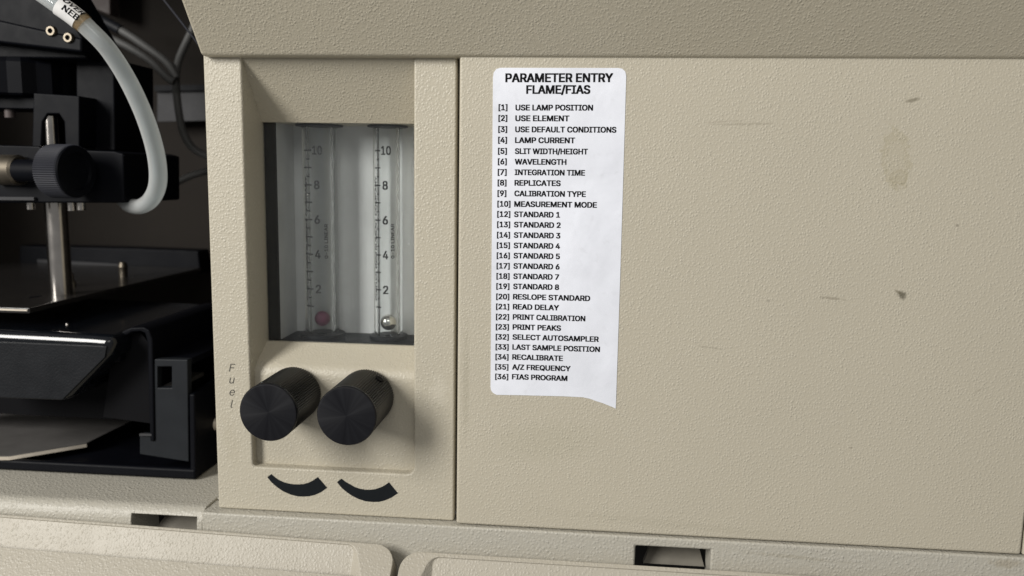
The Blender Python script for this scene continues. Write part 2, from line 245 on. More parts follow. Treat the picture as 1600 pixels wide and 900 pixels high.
"Q":[1048,[482,313,615,313,726,166,754,128,921,-94,788,-94,679,52,651,90,525,-13,462,-10,403,2,348,22,296,49,248,83,206,125,169,172,137,227,112,287,94,352,83,423,79,499,83,576,94,647,112,713,137,773,169,827,206,875,248,916,296,951,348,978,403,998,462,1010,525,1013,587,1010,647,998,702,978,754,951,802,916,844,875,880,827,912,773,937,713,955,647,966,576,969,499,966,423,955,352,937,287,912,227,880,172,844,125,802,83,754,49,702,22,647,2,587,-10,525,104,568,107,610,115,649,130,687,149,721,175,752,205,779,242,803,283,821,330,835,382,843,438,846,499,843,561,835,618,821,670,803,717,779,758,752,795,721,825,687,851,649,870,610,885,568,893,525,896,481,893,439,885,400,870,362,850,328,825,297,794,270,758,246,716,228,669,214,618,206,561,203,499,206,438,214,382,228,330,246,284,270,242,297,206,328,175,362,150,400,130,439,115,481,107,792,77,702,22,627,121,720,174],[[16,15,97],[97,96,16],[17,16,96],[96,95,17],[18,17,95],[95,94,18],[19,18,94],[94,93,19],[20,19,93],[92,20,93],[20,92,91],[21,20,91],[91,90,21],[22,21,90],[90,89,22],[23,22,89],[89,88,23],[24,23,88],[88,87,24],[25,24,87],[10,101,11],[100,11,101],[84,83,29],[11,100,12],[99,12,100],[28,85,84],[84,29,28],[9,103,102],[30,82,31],[79,32,80],[80,32,81],[103,9,8],[8,56,103],[31,82,81],[81,32,31],[9,102,10],[101,10,102],[82,30,83],[29,83,30],[12,99,13],[14,13,99],[99,98,14],[15,14,98],[97,15,98],[25,87,86],[26,25,86],[27,26,86],[86,85,27],[85,28,27],[6,60,7],[59,7,60],[6,7,54],[54,7,55],[57,55,7],[58,57,7],[59,1,0],[59,60,1],[77,34,78],[33,78,34],[3,62,2],[61,2,62],[76,75,36],[35,76,36],[53,52,6],[52,3,6],[60,6,3],[3,2,60],[60,2,107],[76,35,77],[34,77,35],[48,47,64],[65,64,47],[47,46,65],[66,65,46],[46,45,66],[67,66,45],[45,44,67],[44,68,67],[68,44,69],[44,43,69],[70,69,43],[43,42,70],[71,70,42],[42,41,71],[72,71,41],[41,40,72],[53,6,105],[52,53,5],[5,4,52],[51,50,3],[62,3,50],[50,49,62],[63,62,49],[49,48,63],[48,64,63],[72,40,73],[40,39,73],[74,73,39],[39,38,74],[38,37,74],[75,74,37],[36,75,37],[55,57,8],[56,8,57],[78,33,79],[32,79,33],[2,61,107],[51,3,104],[3,52,104],[6,54,105],[58,7,106],[7,59,106],[52,4,104],[5,53,105],[59,0,106],[1,60,107]]],
"R":[883,[118,0,118,1000,464,1000,519,998,569,990,614,978,655,960,690,939,721,913,746,884,767,851,784,815,795,777,802,736,805,692,802,648,795,607,784,569,767,534,746,501,721,473,690,448,654,427,614,410,569,398,519,391,464,389,189,389,189,501,459,501,496,503,530,507,559,514,585,524,608,537,627,553,643,570,656,591,666,613,673,637,677,664,679,692,677,721,673,748,666,773,656,796,643,816,627,835,608,851,585,864,559,875,529,882,495,887,458,889,245,889,245,0,694,0,452,450,595,450,841,0,245,501,245,389,485,390,617,411],[[27,0,55],[0,27,28],[1,0,28],[28,54,1],[2,53,52],[52,3,2],[27,55,61],[62,25,57],[57,25,58],[30,29,57],[28,27,61],[54,28,60],[53,2,54],[1,54,2],[51,50,4],[33,58,34],[23,58,24],[32,31,58],[58,33,32],[50,49,5],[4,50,5],[24,58,25],[3,52,51],[51,4,3],[20,19,36],[37,36,19],[19,18,37],[38,37,18],[18,17,38],[17,16,38],[39,38,16],[16,15,39],[40,39,15],[15,14,40],[41,40,14],[42,41,14],[14,13,42],[43,42,13],[13,12,43],[44,43,12],[12,11,44],[11,10,44],[45,44,10],[10,9,45],[46,45,9],[9,8,46],[25,62,56],[24,25,56],[23,24,56],[23,56,63],[58,23,63],[22,21,58],[34,58,21],[35,34,21],[21,20,35],[20,36,35],[46,8,47],[8,7,47],[48,47,7],[7,6,48],[49,48,6],[5,49,6],[26,57,61],[57,29,60],[60,61,57],[60,28,61],[57,26,62],[30,57,31],[58,31,57],[22,58,63],[56,59,63]]],
"S":[878,[440,-17,387,-15,338,-9,293,3,251,18,213,38,179,61,150,88,126,118,105,152,90,188,80,227,75,268,205,268,209,241,217,216,228,193,243,172,260,155,280,139,302,126,327,115,354,107,381,101,410,98,440,97,473,98,504,102,534,109,562,118,588,131,610,145,630,162,648,181,661,201,671,224,677,248,679,274,678,297,673,317,664,335,653,352,638,366,622,379,603,391,582,402,559,412,534,421,508,429,481,437,361,470,303,489,251,512,207,538,169,568,140,603,119,641,106,684,102,732,105,773,113,811,127,847,147,880,172,910,201,936,234,959,270,979,311,994,353,1005,399,1011,446,1013,495,1011,540,1005,582,994,621,978,657,959,689,936,717,911,741,882,761,850,775,817,784,781,788,743,663,743,656,778,642,810,621,837,594,860,562,878,526,891,486,899,442,901,411,900,382,896,354,889,329,880,306,869,285,855,268,840,253,822,241,803,233,783,228,761,226,738,228,714,234,692,244,673,257,656,274,641,292,627,312,616,333,606,355,597,376,589,397,582,417,577,519,549,542,543,565,536,588,527,612,518,637,508,660,496,683,482,705,467,726,450,744,432,761,411,776,388,787,363,796,336,801,305,803,272,800,233,792,195,779,159,760,125,736,94,707,66,674,42,636,21,593,4,546,-8,495,-15],[[8,7,17],[17,16,8],[9,8,16],[16,15,9],[10,9,15],[15,14,10],[11,10,14],[14,13,11],[12,11,13],[55,54,106],[56,55,106],[106,105,56],[57,56,105],[105,104,57],[58,57,104],[104,103,58],[59,58,103],[103,102,59],[60,59,102],[102,101,60],[61,60,101],[101,100,61],[62,61,100],[100,99,62],[63,62,99],[96,95,66],[95,67,66],[68,94,93],[0,25,24],[69,92,91],[91,70,69],[0,24,1],[23,1,24],[115,114,50],[113,50,114],[92,69,93],[68,93,69],[1,23,2],[23,22,2],[3,2,22],[21,3,22],[50,113,51],[113,112,51],[111,51,112],[67,95,94],[94,68,67],[3,21,4],[21,20,4],[20,19,4],[5,4,19],[19,18,5],[6,5,18],[7,6,18],[17,7,18],[51,111,52],[111,110,52],[110,109,52],[53,52,109],[109,108,53],[54,53,108],[108,107,54],[106,54,107],[63,99,98],[64,63,98],[98,97,64],[65,64,97],[97,96,65],[96,66,65],[143,27,26],[48,116,49],[27,143,142],[142,28,27],[47,118,48],[118,117,48],[116,48,117],[90,89,72],[71,90,72],[45,44,121],[120,45,121],[28,142,141],[29,28,141],[141,140,29],[140,30,29],[45,120,46],[120,119,46],[47,46,119],[118,47,119],[87,74,88],[74,73,88],[89,88,73],[72,89,73],[136,135,34],[35,34,135],[135,134,35],[36,35,134],[134,133,36],[37,36,133],[133,132,37],[132,131,37],[38,37,131],[131,130,38],[39,38,130],[130,129,39],[129,128,39],[40,39,128],[128,127,40],[41,40,127],[127,126,41],[126,125,41],[82,81,83],[84,83,81],[81,80,84],[80,79,84],[30,140,139],[31,30,139],[139,138,31],[32,31,138],[138,137,32],[33,32,137],[137,136,33],[136,34,33],[41,125,42],[125,124,42],[43,42,124],[124,123,43],[44,43,123],[123,122,44],[121,44,122],[84,79,85],[79,78,85],[78,77,85],[86,85,77],[77,76,86],[87,86,76],[76,75,87],[74,87,75],[143,26,0],[25,0,26],[115,50,49],[49,116,115],[70,91,90],[90,71,70]]],
"T":[882,[62,888,62,1000,819,1000,819,888,505,888,505,0,379,0,379,888],[[1,0,7],[3,2,4],[7,6,5],[5,4,7],[4,2,7],[1,7,2]]],
"U":[1017,[509,-16,452,-13,398,-5,349,10,303,30,261,55,225,85,193,119,166,157,145,199,130,243,121,290,118,340,118,1000,244,1000,244,350,246,315,252,282,262,251,277,222,294,195,315,172,340,151,368,134,399,119,433,109,469,103,509,101,549,103,585,109,619,119,650,134,678,151,702,172,723,195,740,222,754,251,764,282,770,315,772,350,772,1000,899,1000,899,340,896,290,887,243,871,199,850,157,824,119,792,85,756,55,714,30,669,10,619,-5,566,-13],[[11,10,17],[17,16,11],[12,11,16],[16,15,12],[13,12,15],[15,14,13],[0,26,1],[25,1,26],[1,25,2],[24,2,25],[2,24,3],[24,23,3],[4,3,23],[22,4,23],[4,22,5],[22,21,5],[6,5,21],[21,20,6],[7,6,20],[20,19,7],[8,7,19],[9,8,19],[19,18,9],[10,9,18],[17,10,18],[30,29,52],[52,29,53],[28,53,29],[31,51,50],[32,31,50],[30,52,51],[51,31,30],[45,44,36],[37,36,44],[44,43,37],[38,37,43],[43,42,38],[39,38,42],[42,41,39],[40,39,41],[32,50,49],[33,32,49],[49,48,33],[34,33,48],[48,47,34],[35,34,47],[47,46,35],[46,45,35],[45,36,35],[53,28,0],[28,27,0],[26,0,27]]],
"V":[943,[401,0,32,1000,166,1000,378,405,387,378,398,346,410,310,423,270,437,225,453,175,469,120,487,60,461,60,479,121,495,177,511,227,525,271,538,311,549,347,560,378,569,405,776,1000,910,1000,546,0,474,105],[[2,1,3],[5,4,0],[3,1,0],[0,4,3],[12,10,0],[10,9,0],[9,8,0],[8,7,0],[7,6,0],[5,0,6],[18,23,19],[21,20,22],[22,20,23],[19,23,20],[13,11,23],[14,13,23],[15,14,23],[16,15,23],[17,16,23],[23,18,17],[12,0,23],[23,11,12],[12,11,24],[11,13,24],[10,12,24]]],
"W":[1349,[305,0,32,1000,162,1000,321,385,327,361,333,336,339,311,345,286,351,261,356,235,362,210,367,184,372,158,378,132,382,105,387,78,372,78,377,105,382,132,387,158,393,184,398,210,404,235,409,261,415,286,422,311,428,336,434,361,440,385,602,1000,746,1000,907,385,914,361,920,336,927,311,933,286,938,261,944,235,950,210,956,184,961,158,967,132,972,105,977,78,960,78,965,105,970,132,975,158,981,184,986,210,992,235,997,261,1003,286,1028,385,1186,1000,1316,1000,1042,0,895,0,723,635,715,667,706,700,698,734,691,769,683,807,675,847,668,889,660,934,687,934,680,891,673,851,665,812,658,776,651,741,643,705,634,670,625,635,453,0,380,120,968,123,674,856],[[0,3,1],[2,1,3],[8,7,0],[7,6,0],[6,5,0],[5,4,0],[3,0,4],[15,14,17],[17,14,77],[14,18,77],[15,17,16],[17,13,12],[16,17,0],[17,12,0],[12,11,0],[11,10,0],[10,9,0],[8,0,9],[71,70,29],[20,19,76],[21,20,76],[22,21,76],[16,0,76],[15,16,76],[14,15,76],[76,19,14],[18,14,19],[75,74,28],[68,65,79],[68,64,63],[63,62,30],[68,63,30],[67,68,30],[46,42,47],[45,42,78],[42,45,44],[45,41,40],[53,52,56],[56,55,53],[55,54,53],[49,48,56],[50,49,56],[51,50,56],[56,52,51],[42,44,43],[43,56,42],[47,42,56],[56,48,47],[56,43,57],[43,44,57],[44,45,57],[45,40,57],[40,39,57],[39,38,57],[38,37,57],[62,61,30],[57,37,36],[69,65,70],[29,70,65],[66,29,65],[65,68,66],[68,67,66],[29,66,67],[67,30,29],[13,17,77],[72,71,29],[29,28,74],[74,73,29],[73,72,29],[59,58,31],[31,30,59],[60,59,30],[61,60,30],[42,46,78],[41,45,78],[75,28,27],[31,58,32],[58,57,33],[34,33,57],[35,34,57],[36,35,57],[33,32,58],[65,69,79],[64,68,79],[23,22,76],[76,75,26],[27,26,75],[26,25,76],[25,24,76],[24,23,76]]],
"X":[932,[36,0,427,559,427,464,58,1000,205,1000,350,787,364,766,378,745,390,727,401,710,411,694,421,678,430,662,439,647,448,630,458,613,468,594,479,574,456,574,467,594,477,612,486,630,495,646,504,662,514,678,524,694,534,710,546,727,558,745,572,766,587,787,734,1000,877,1000,509,470,509,564,896,0,750,0,574,254,561,274,549,292,538,309,528,324,518,339,509,354,500,369,491,384,482,400,473,417,463,435,453,454,481,454,471,436,461,418,452,402,443,386,434,371,425,356,415,341,405,326,395,310,383,293,371,274,357,254,180,0,394,512,468,595,541,517,467,428],[[0,63,62],[4,3,5],[2,56,55],[55,54,2],[13,12,1],[11,1,12],[52,48,49],[19,15,18],[2,54,53],[53,52,2],[52,49,2],[1,2,49],[18,15,1],[15,14,1],[13,1,14],[56,2,57],[58,57,2],[59,58,2],[60,59,2],[61,60,2],[62,61,2],[2,1,64],[5,3,1],[6,5,1],[7,6,1],[8,7,1],[9,8,1],[10,9,1],[1,11,10],[51,47,50],[20,16,17],[43,33,44],[45,44,33],[23,22,34],[34,24,23],[45,33,46],[47,46,33],[50,47,33],[33,34,17],[20,17,34],[21,20,34],[34,22,21],[36,35,37],[32,31,30],[33,43,42],[42,41,33],[41,40,33],[40,39,33],[39,38,33],[38,37,33],[33,37,66],[34,33,66],[30,29,34],[29,28,34],[28,27,34],[27,26,34],[26,25,34],[24,34,25],[51,48,67],[49,48,51],[51,50,49],[50,33,49],[1,49,33],[33,17,1],[18,1,17],[19,18,17],[17,16,19],[19,16,65],[16,20,65],[1,3,64],[0,62,64],[62,2,64],[15,19,65],[32,30,66],[30,34,66],[37,35,66],[48,52,67],[47,51,67]]],
"Y":[928,[400,0,400,409,32,1000,179,1000,378,677,394,651,409,625,423,599,437,574,450,548,463,519,477,488,491,453,440,453,453,488,467,520,480,550,494,576,507,601,521,626,536,651,551,677,749,1000,895,1000,527,409,527,0,465,516],[[3,2,4],[4,2,1],[1,5,4],[14,10,9],[13,14,8],[14,9,8],[13,8,1],[8,7,1],[7,6,1],[5,1,6],[15,11,16],[12,17,11],[16,11,17],[23,22,21],[23,21,24],[21,20,24],[19,24,20],[17,12,24],[18,17,24],[24,19,18],[1,0,25],[25,24,1],[13,1,24],[24,12,13],[12,11,13],[14,13,11],[14,11,26],[11,15,26],[10,14,26]]],
"Z":[862,[82,0,82,91,538,757,553,779,569,802,585,824,602,846,619,869,636,891,653,913,670,935,684,893,653,892,623,891,592,890,561,889,530,888,499,888,469,888,438,888,79,888,79,1000,780,1000,780,907,332,253,315,229,298,206,281,182,263,158,245,135,227,112,209,88,191,65,177,107,208,108,238,109,269,110,299,111,329,112,360,112,390,112,421,112,785,112,785,0,636,891,225,109],[[31,35,45],[34,31,45],[30,29,34],[1,0,32],[33,1,32],[32,31,33],[31,34,33],[34,29,33],[32,0,41],[41,40,32],[40,39,32],[39,38,32],[38,37,32],[37,36,32],[31,32,36],[35,31,36],[33,29,28],[28,27,33],[1,33,27],[27,26,1],[26,25,1],[25,24,1],[1,24,2],[9,44,12],[12,8,7],[44,9,13],[10,11,23],[10,23,22],[12,7,11],[9,12,11],[11,10,9],[23,2,24],[3,2,23],[4,3,23],[23,11,4],[5,4,11],[6,5,11],[11,7,6],[13,9,14],[9,10,14],[15,14,10],[16,15,10],[17,16,10],[18,17,10],[19,18,10],[10,22,19],[41,0,43],[43,42,41],[21,20,19],[19,22,21],[8,12,44],[30,34,45]]],
"0":[891,[446,-13,392,-10,342,2,297,21,255,47,218,81,186,122,158,169,135,223,117,283,104,349,97,421,94,499,97,577,104,649,118,716,136,776,159,830,187,878,219,918,256,952,298,979,343,998,392,1010,446,1013,499,1010,548,998,594,979,635,952,672,918,704,878,732,830,755,776,773,716,786,649,794,577,797,499,794,421,786,349,773,283,755,223,732,169,705,122,673,81,636,47,594,21,549,2,499,-10,446,97,481,100,513,109,543,124,570,145,595,171,616,203,634,240,649,283,661,330,669,382,674,438,676,499,674,561,669,618,661,670,649,717,634,760,616,797,595,829,570,855,543,876,513,891,481,900,446,903,410,900,377,891,348,876,320,855,296,829,275,797,257,760,242,717,230,670,222,618,216,561,215,499,216,438,222,382,230,330,242,283,257,240,275,203,296,171,320,145,348,124,377,109,410,100],[[9,8,88],[88,87,9],[10,9,87],[87,86,10],[11,10,86],[86,85,11],[12,11,85],[85,84,12],[84,83,12],[13,12,83],[83,82,13],[14,13,82],[82,81,14],[15,14,81],[81,80,15],[16,15,80],[95,1,0],[0,48,95],[1,95,2],[94,2,95],[22,74,73],[73,23,22],[2,94,3],[94,93,3],[4,3,93],[92,4,93],[20,76,75],[21,20,75],[75,74,21],[74,22,21],[4,92,5],[92,91,5],[6,5,91],[91,90,6],[7,6,90],[90,89,7],[8,7,89],[88,8,89],[16,80,79],[17,16,79],[79,78,17],[18,17,78],[78,77,18],[19,18,77],[77,76,19],[76,20,19],[24,72,71],[71,25,24],[49,47,46],[46,50,49],[70,26,71],[25,71,26],[50,46,45],[51,50,45],[45,44,51],[44,52,51],[68,28,69],[28,27,69],[70,69,27],[26,70,27],[40,39,56],[57,56,39],[39,38,57],[58,57,38],[38,37,58],[59,58,37],[37,36,59],[60,59,36],[61,60,36],[36,35,61],[62,61,35],[35,34,62],[63,62,34],[34,33,63],[64,63,33],[33,32,64],[52,44,43],[53,52,43],[43,42,53],[54,53,42],[42,41,54],[55,54,41],[41,40,55],[40,56,55],[64,32,65],[32,31,65],[66,65,31],[31,30,66],[67,66,30],[30,29,67],[68,67,29],[28,68,29],[47,49,0],[48,0,49],[72,24,73],[23,73,24]]],
"1":[891,[150,0,150,107,768,107,768,0,542,1000,542,0,417,0,417,881,411,881,169,703,169,839,390,1000,542,107,417,107],[[11,10,8],[8,10,9],[3,2,5],[13,12,7],[1,0,6],[11,8,7],[7,4,11],[12,13,6],[4,7,12],[5,2,12],[6,5,12],[1,6,13]]],
"2":[891,[126,0,126,93,460,450,488,479,513,506,535,531,555,555,572,578,587,600,600,621,611,642,619,663,625,685,628,707,630,730,628,756,623,780,616,802,605,823,591,841,575,857,557,871,537,883,515,892,491,898,466,902,440,903,411,902,385,897,361,890,339,880,318,866,301,851,286,833,273,813,263,790,255,766,251,740,250,711,129,711,131,755,139,796,152,834,169,869,192,902,218,930,248,955,281,976,318,992,357,1004,398,1011,442,1013,486,1011,527,1004,565,992,601,976,634,956,663,932,688,905,710,875,727,842,739,808,747,771,749,732,748,705,744,677,738,651,729,624,717,598,702,569,683,540,660,508,634,475,602,437,566,397,525,353,300,119,300,111,765,111,765,0],[[1,0,77],[77,76,1],[38,37,39],[40,39,37],[37,36,40],[41,40,36],[36,35,41],[42,41,35],[43,42,35],[35,34,43],[44,43,34],[34,33,44],[45,44,33],[33,32,45],[46,45,32],[30,29,48],[29,49,48],[50,28,27],[27,26,50],[26,51,50],[49,29,28],[28,50,49],[24,52,25],[23,53,24],[52,24,53],[51,26,25],[25,52,51],[75,2,76],[1,76,2],[46,32,31],[47,46,31],[31,30,47],[30,48,47],[22,21,55],[54,22,55],[64,63,14],[72,71,6],[7,6,71],[8,7,71],[71,70,8],[9,8,70],[70,69,9],[10,9,69],[69,68,10],[11,10,68],[68,67,11],[67,66,11],[12,11,66],[66,65,12],[13,12,65],[65,64,13],[64,14,13],[14,63,15],[63,62,15],[62,61,15],[16,15,61],[61,60,16],[17,16,60],[60,59,17],[18,17,59],[59,58,18],[19,18,58],[58,57,19],[20,19,57],[57,56,20],[21,20,56],[55,21,56],[77,0,79],[79,78,77],[2,75,74],[3,2,74],[4,3,74],[74,73,4],[5,4,73],[73,72,5],[72,6,5],[22,54,23],[53,23,54]]],
"3":[891,[428,-13,383,-11,341,-5,300,5,261,19,224,37,192,59,163,84,138,113,117,145,102,180,91,218,86,259,215,259,219,234,226,211,236,190,249,171,264,154,282,139,302,127,325,116,349,108,374,103,401,99,430,98,460,99,488,103,515,110,541,119,564,131,585,146,603,163,618,183,631,205,640,229,645,256,647,285,645,312,641,337,632,362,621,386,606,407,588,427,566,444,540,459,510,471,476,480,438,485,395,487,308,487,308,588,566,881,566,889,137,889,137,1000,732,1000,732,905,415,547,415,568,469,570,518,567,564,558,606,542,644,522,677,498,705,469,729,437,748,402,762,365,770,326,772,285,770,242,761,202,748,165,728,130,704,98,676,70,643,45,607,24,567,8,523,-4,477,-11,435,569],[[12,11,13],[4,20,5],[20,19,5],[5,19,6],[19,18,6],[7,6,18],[18,17,7],[8,7,17],[17,16,8],[9,8,16],[16,15,9],[10,9,15],[15,14,10],[11,10,14],[13,11,14],[23,1,24],[1,23,2],[22,2,23],[49,58,50],[51,50,58],[26,25,0],[26,0,82],[82,27,26],[47,60,48],[24,1,0],[0,25,24],[58,49,48],[48,60,58],[51,58,59],[2,22,3],[22,21,3],[4,3,21],[20,4,21],[29,80,79],[30,29,79],[45,44,63],[62,45,63],[73,72,36],[37,36,72],[72,71,37],[71,70,37],[38,37,70],[70,69,38],[39,38,69],[69,68,39],[30,79,78],[31,30,78],[78,77,31],[32,31,77],[77,76,32],[33,32,76],[76,75,33],[34,33,75],[75,74,34],[35,34,74],[74,73,35],[73,36,35],[39,68,40],[68,67,40],[41,40,67],[67,66,41],[42,41,66],[66,65,42],[43,42,65],[65,64,43],[44,43,64],[63,44,64],[57,52,59],[53,52,57],[57,56,53],[27,82,81],[28,27,81],[81,80,28],[80,29,28],[45,62,46],[62,61,46],[47,46,61],[60,47,61],[51,59,52],[55,54,53],[53,56,55],[58,60,83],[59,58,83],[57,59,83]]],
"4":[891,[78,207,78,311,485,1000,611,1000,213,326,213,319,812,319,812,207,554,0,554,238,554,287,554,624,674,624,674,0,554,207,554,319,674,319,674,207],[[1,0,5],[1,5,4],[4,2,1],[5,0,9],[5,9,10],[16,15,10],[2,4,3],[15,16,11],[8,13,14],[9,0,14],[5,10,15],[12,11,16],[7,6,16],[17,7,16],[14,17,9],[17,16,10],[10,9,17],[17,14,13]]],
"5":[891,[435,-13,391,-11,350,-5,312,6,275,22,242,41,212,64,186,89,163,118,144,150,130,183,122,219,117,256,240,256,244,234,250,213,259,193,271,175,286,158,302,143,320,130,341,118,362,110,385,103,410,99,435,98,464,100,492,105,518,114,543,127,565,142,585,160,603,181,617,205,629,231,638,258,643,288,644,319,643,350,637,380,629,408,616,435,601,459,583,480,563,499,540,515,515,528,488,537,459,542,428,544,403,543,378,540,354,535,329,528,306,518,285,508,267,496,252,483,132,497,189,1000,720,1000,720,889,296,889,263,593,268,593,285,606,305,619,326,629,349,639,373,646,399,651,424,655,451,656,485,654,517,649,548,642,578,631,606,617,632,601,656,582,678,561,698,537,716,511,732,484,745,454,755,423,762,390,767,356,768,321,766,274,758,229,744,188,725,149,702,113,674,81,642,54,607,30,568,11,526,-3,482,-11],[[11,10,14],[14,13,11],[12,11,13],[56,63,57],[63,56,55],[64,63,55],[6,5,19],[19,18,6],[7,6,18],[18,17,7],[8,7,17],[17,16,8],[9,8,16],[16,15,9],[10,9,15],[14,10,15],[57,63,58],[59,58,63],[63,62,59],[2,22,3],[22,21,3],[66,53,52],[67,66,52],[23,1,24],[26,25,0],[48,72,49],[71,49,72],[24,1,0],[0,25,24],[70,50,49],[49,71,70],[1,23,2],[22,2,23],[67,52,51],[68,67,51],[69,68,51],[51,50,69],[50,70,69],[3,21,4],[21,20,4],[5,4,20],[19,5,20],[64,55,54],[54,53,64],[65,64,53],[53,66,65],[73,47,74],[27,99,98],[98,28,27],[47,46,75],[74,47,75],[28,98,97],[29,28,97],[97,96,29],[96,30,29],[45,44,77],[77,76,45],[46,45,76],[75,46,76],[91,90,35],[36,35,90],[90,89,36],[37,36,89],[89,88,37],[88,87,37],[38,37,87],[87,86,38],[39,38,86],[86,85,39],[30,96,95],[31,30,95],[95,94,31],[32,31,94],[94,93,32],[33,32,93],[93,92,33],[34,33,92],[92,91,34],[91,35,34],[39,85,40],[85,84,40],[84,83,40],[41,40,83],[83,82,41],[42,41,82],[82,81,42],[81,80,42],[43,42,80],[80,79,43],[44,43,79],[79,78,44],[77,44,78],[26,0,99],[99,27,26],[47,73,48],[72,48,73],[61,60,62],[59,62,60]]],
"6":[891,[445,-13,400,-11,357,-3,317,10,280,29,245,52,215,79,189,111,166,146,148,185,135,227,127,271,125,318,127,355,133,392,143,430,157,470,176,512,201,560,232,612,270,669,496,1000,633,1000,297,513,286,513,293,527,302,541,313,553,324,565,338,577,352,587,368,596,385,603,402,610,421,614,441,617,462,617,506,615,547,608,585,596,621,579,653,558,681,533,706,504,727,471,743,435,755,396,762,354,764,309,762,263,754,221,741,180,723,143,700,108,674,78,643,51,609,28,572,10,532,-3,490,-11,445,95,473,97,500,102,525,111,548,123,569,138,587,156,604,176,618,199,629,224,637,251,642,279,644,309,642,339,637,368,629,395,618,419,604,442,587,462,569,479,548,494,525,506,500,515,473,520,445,521,417,520,390,515,365,506,342,495,320,480,302,463,285,443,271,420,260,396,252,370,247,341,246,311,247,281,252,252,260,225,271,200,285,177,302,156,320,138,342,123,365,111,390,102,417,97,343,580],[[7,6,101],[101,100,7],[8,7,100],[100,99,8],[9,8,99],[99,98,9],[10,9,98],[98,97,10],[11,10,97],[97,96,11],[12,11,96],[96,95,12],[13,12,95],[14,13,95],[95,94,14],[15,14,94],[94,93,15],[16,15,93],[93,92,16],[17,16,92],[24,91,90],[90,23,24],[25,24,23],[23,90,89],[25,23,26],[1,107,106],[32,86,85],[85,33,32],[1,106,2],[105,2,106],[31,30,86],[86,32,31],[2,105,3],[105,104,3],[23,89,88],[3,104,4],[104,103,4],[5,4,103],[103,102,5],[6,5,102],[101,6,102],[17,92,91],[91,24,17],[18,17,24],[24,25,18],[25,26,18],[19,18,26],[26,27,19],[27,28,19],[20,19,28],[28,29,20],[35,34,84],[84,36,35],[61,59,62],[82,37,83],[59,61,0],[60,0,61],[36,84,83],[83,37,36],[63,58,57],[64,63,57],[81,80,39],[38,81,39],[62,59,58],[58,63,62],[81,38,82],[37,82,38],[53,52,68],[69,68,52],[52,51,69],[51,50,69],[70,69,50],[50,49,70],[71,70,49],[49,48,71],[72,71,48],[73,72,48],[48,47,73],[74,73,47],[47,46,74],[46,45,74],[75,74,45],[45,44,75],[76,75,44],[44,43,76],[64,57,56],[65,64,56],[56,55,65],[66,65,55],[55,54,66],[67,66,54],[54,53,67],[53,68,67],[76,43,77],[43,42,77],[78,77,42],[42,41,78],[79,78,41],[41,40,79],[80,79,40],[39,80,40],[20,29,21],[107,1,0],[0,60,107],[84,34,85],[33,85,34],[88,87,23],[108,23,30],[87,86,30],[30,23,87],[27,26,23],[23,108,29],[22,21,29],[29,28,23],[28,27,23],[22,29,108]]],
"7":[891,[191,0,636,881,636,889,122,889,122,1000,768,1000,768,882,324,0],[[0,7,1],[2,1,6],[6,5,2],[6,1,7],[4,3,2],[2,5,4]]],
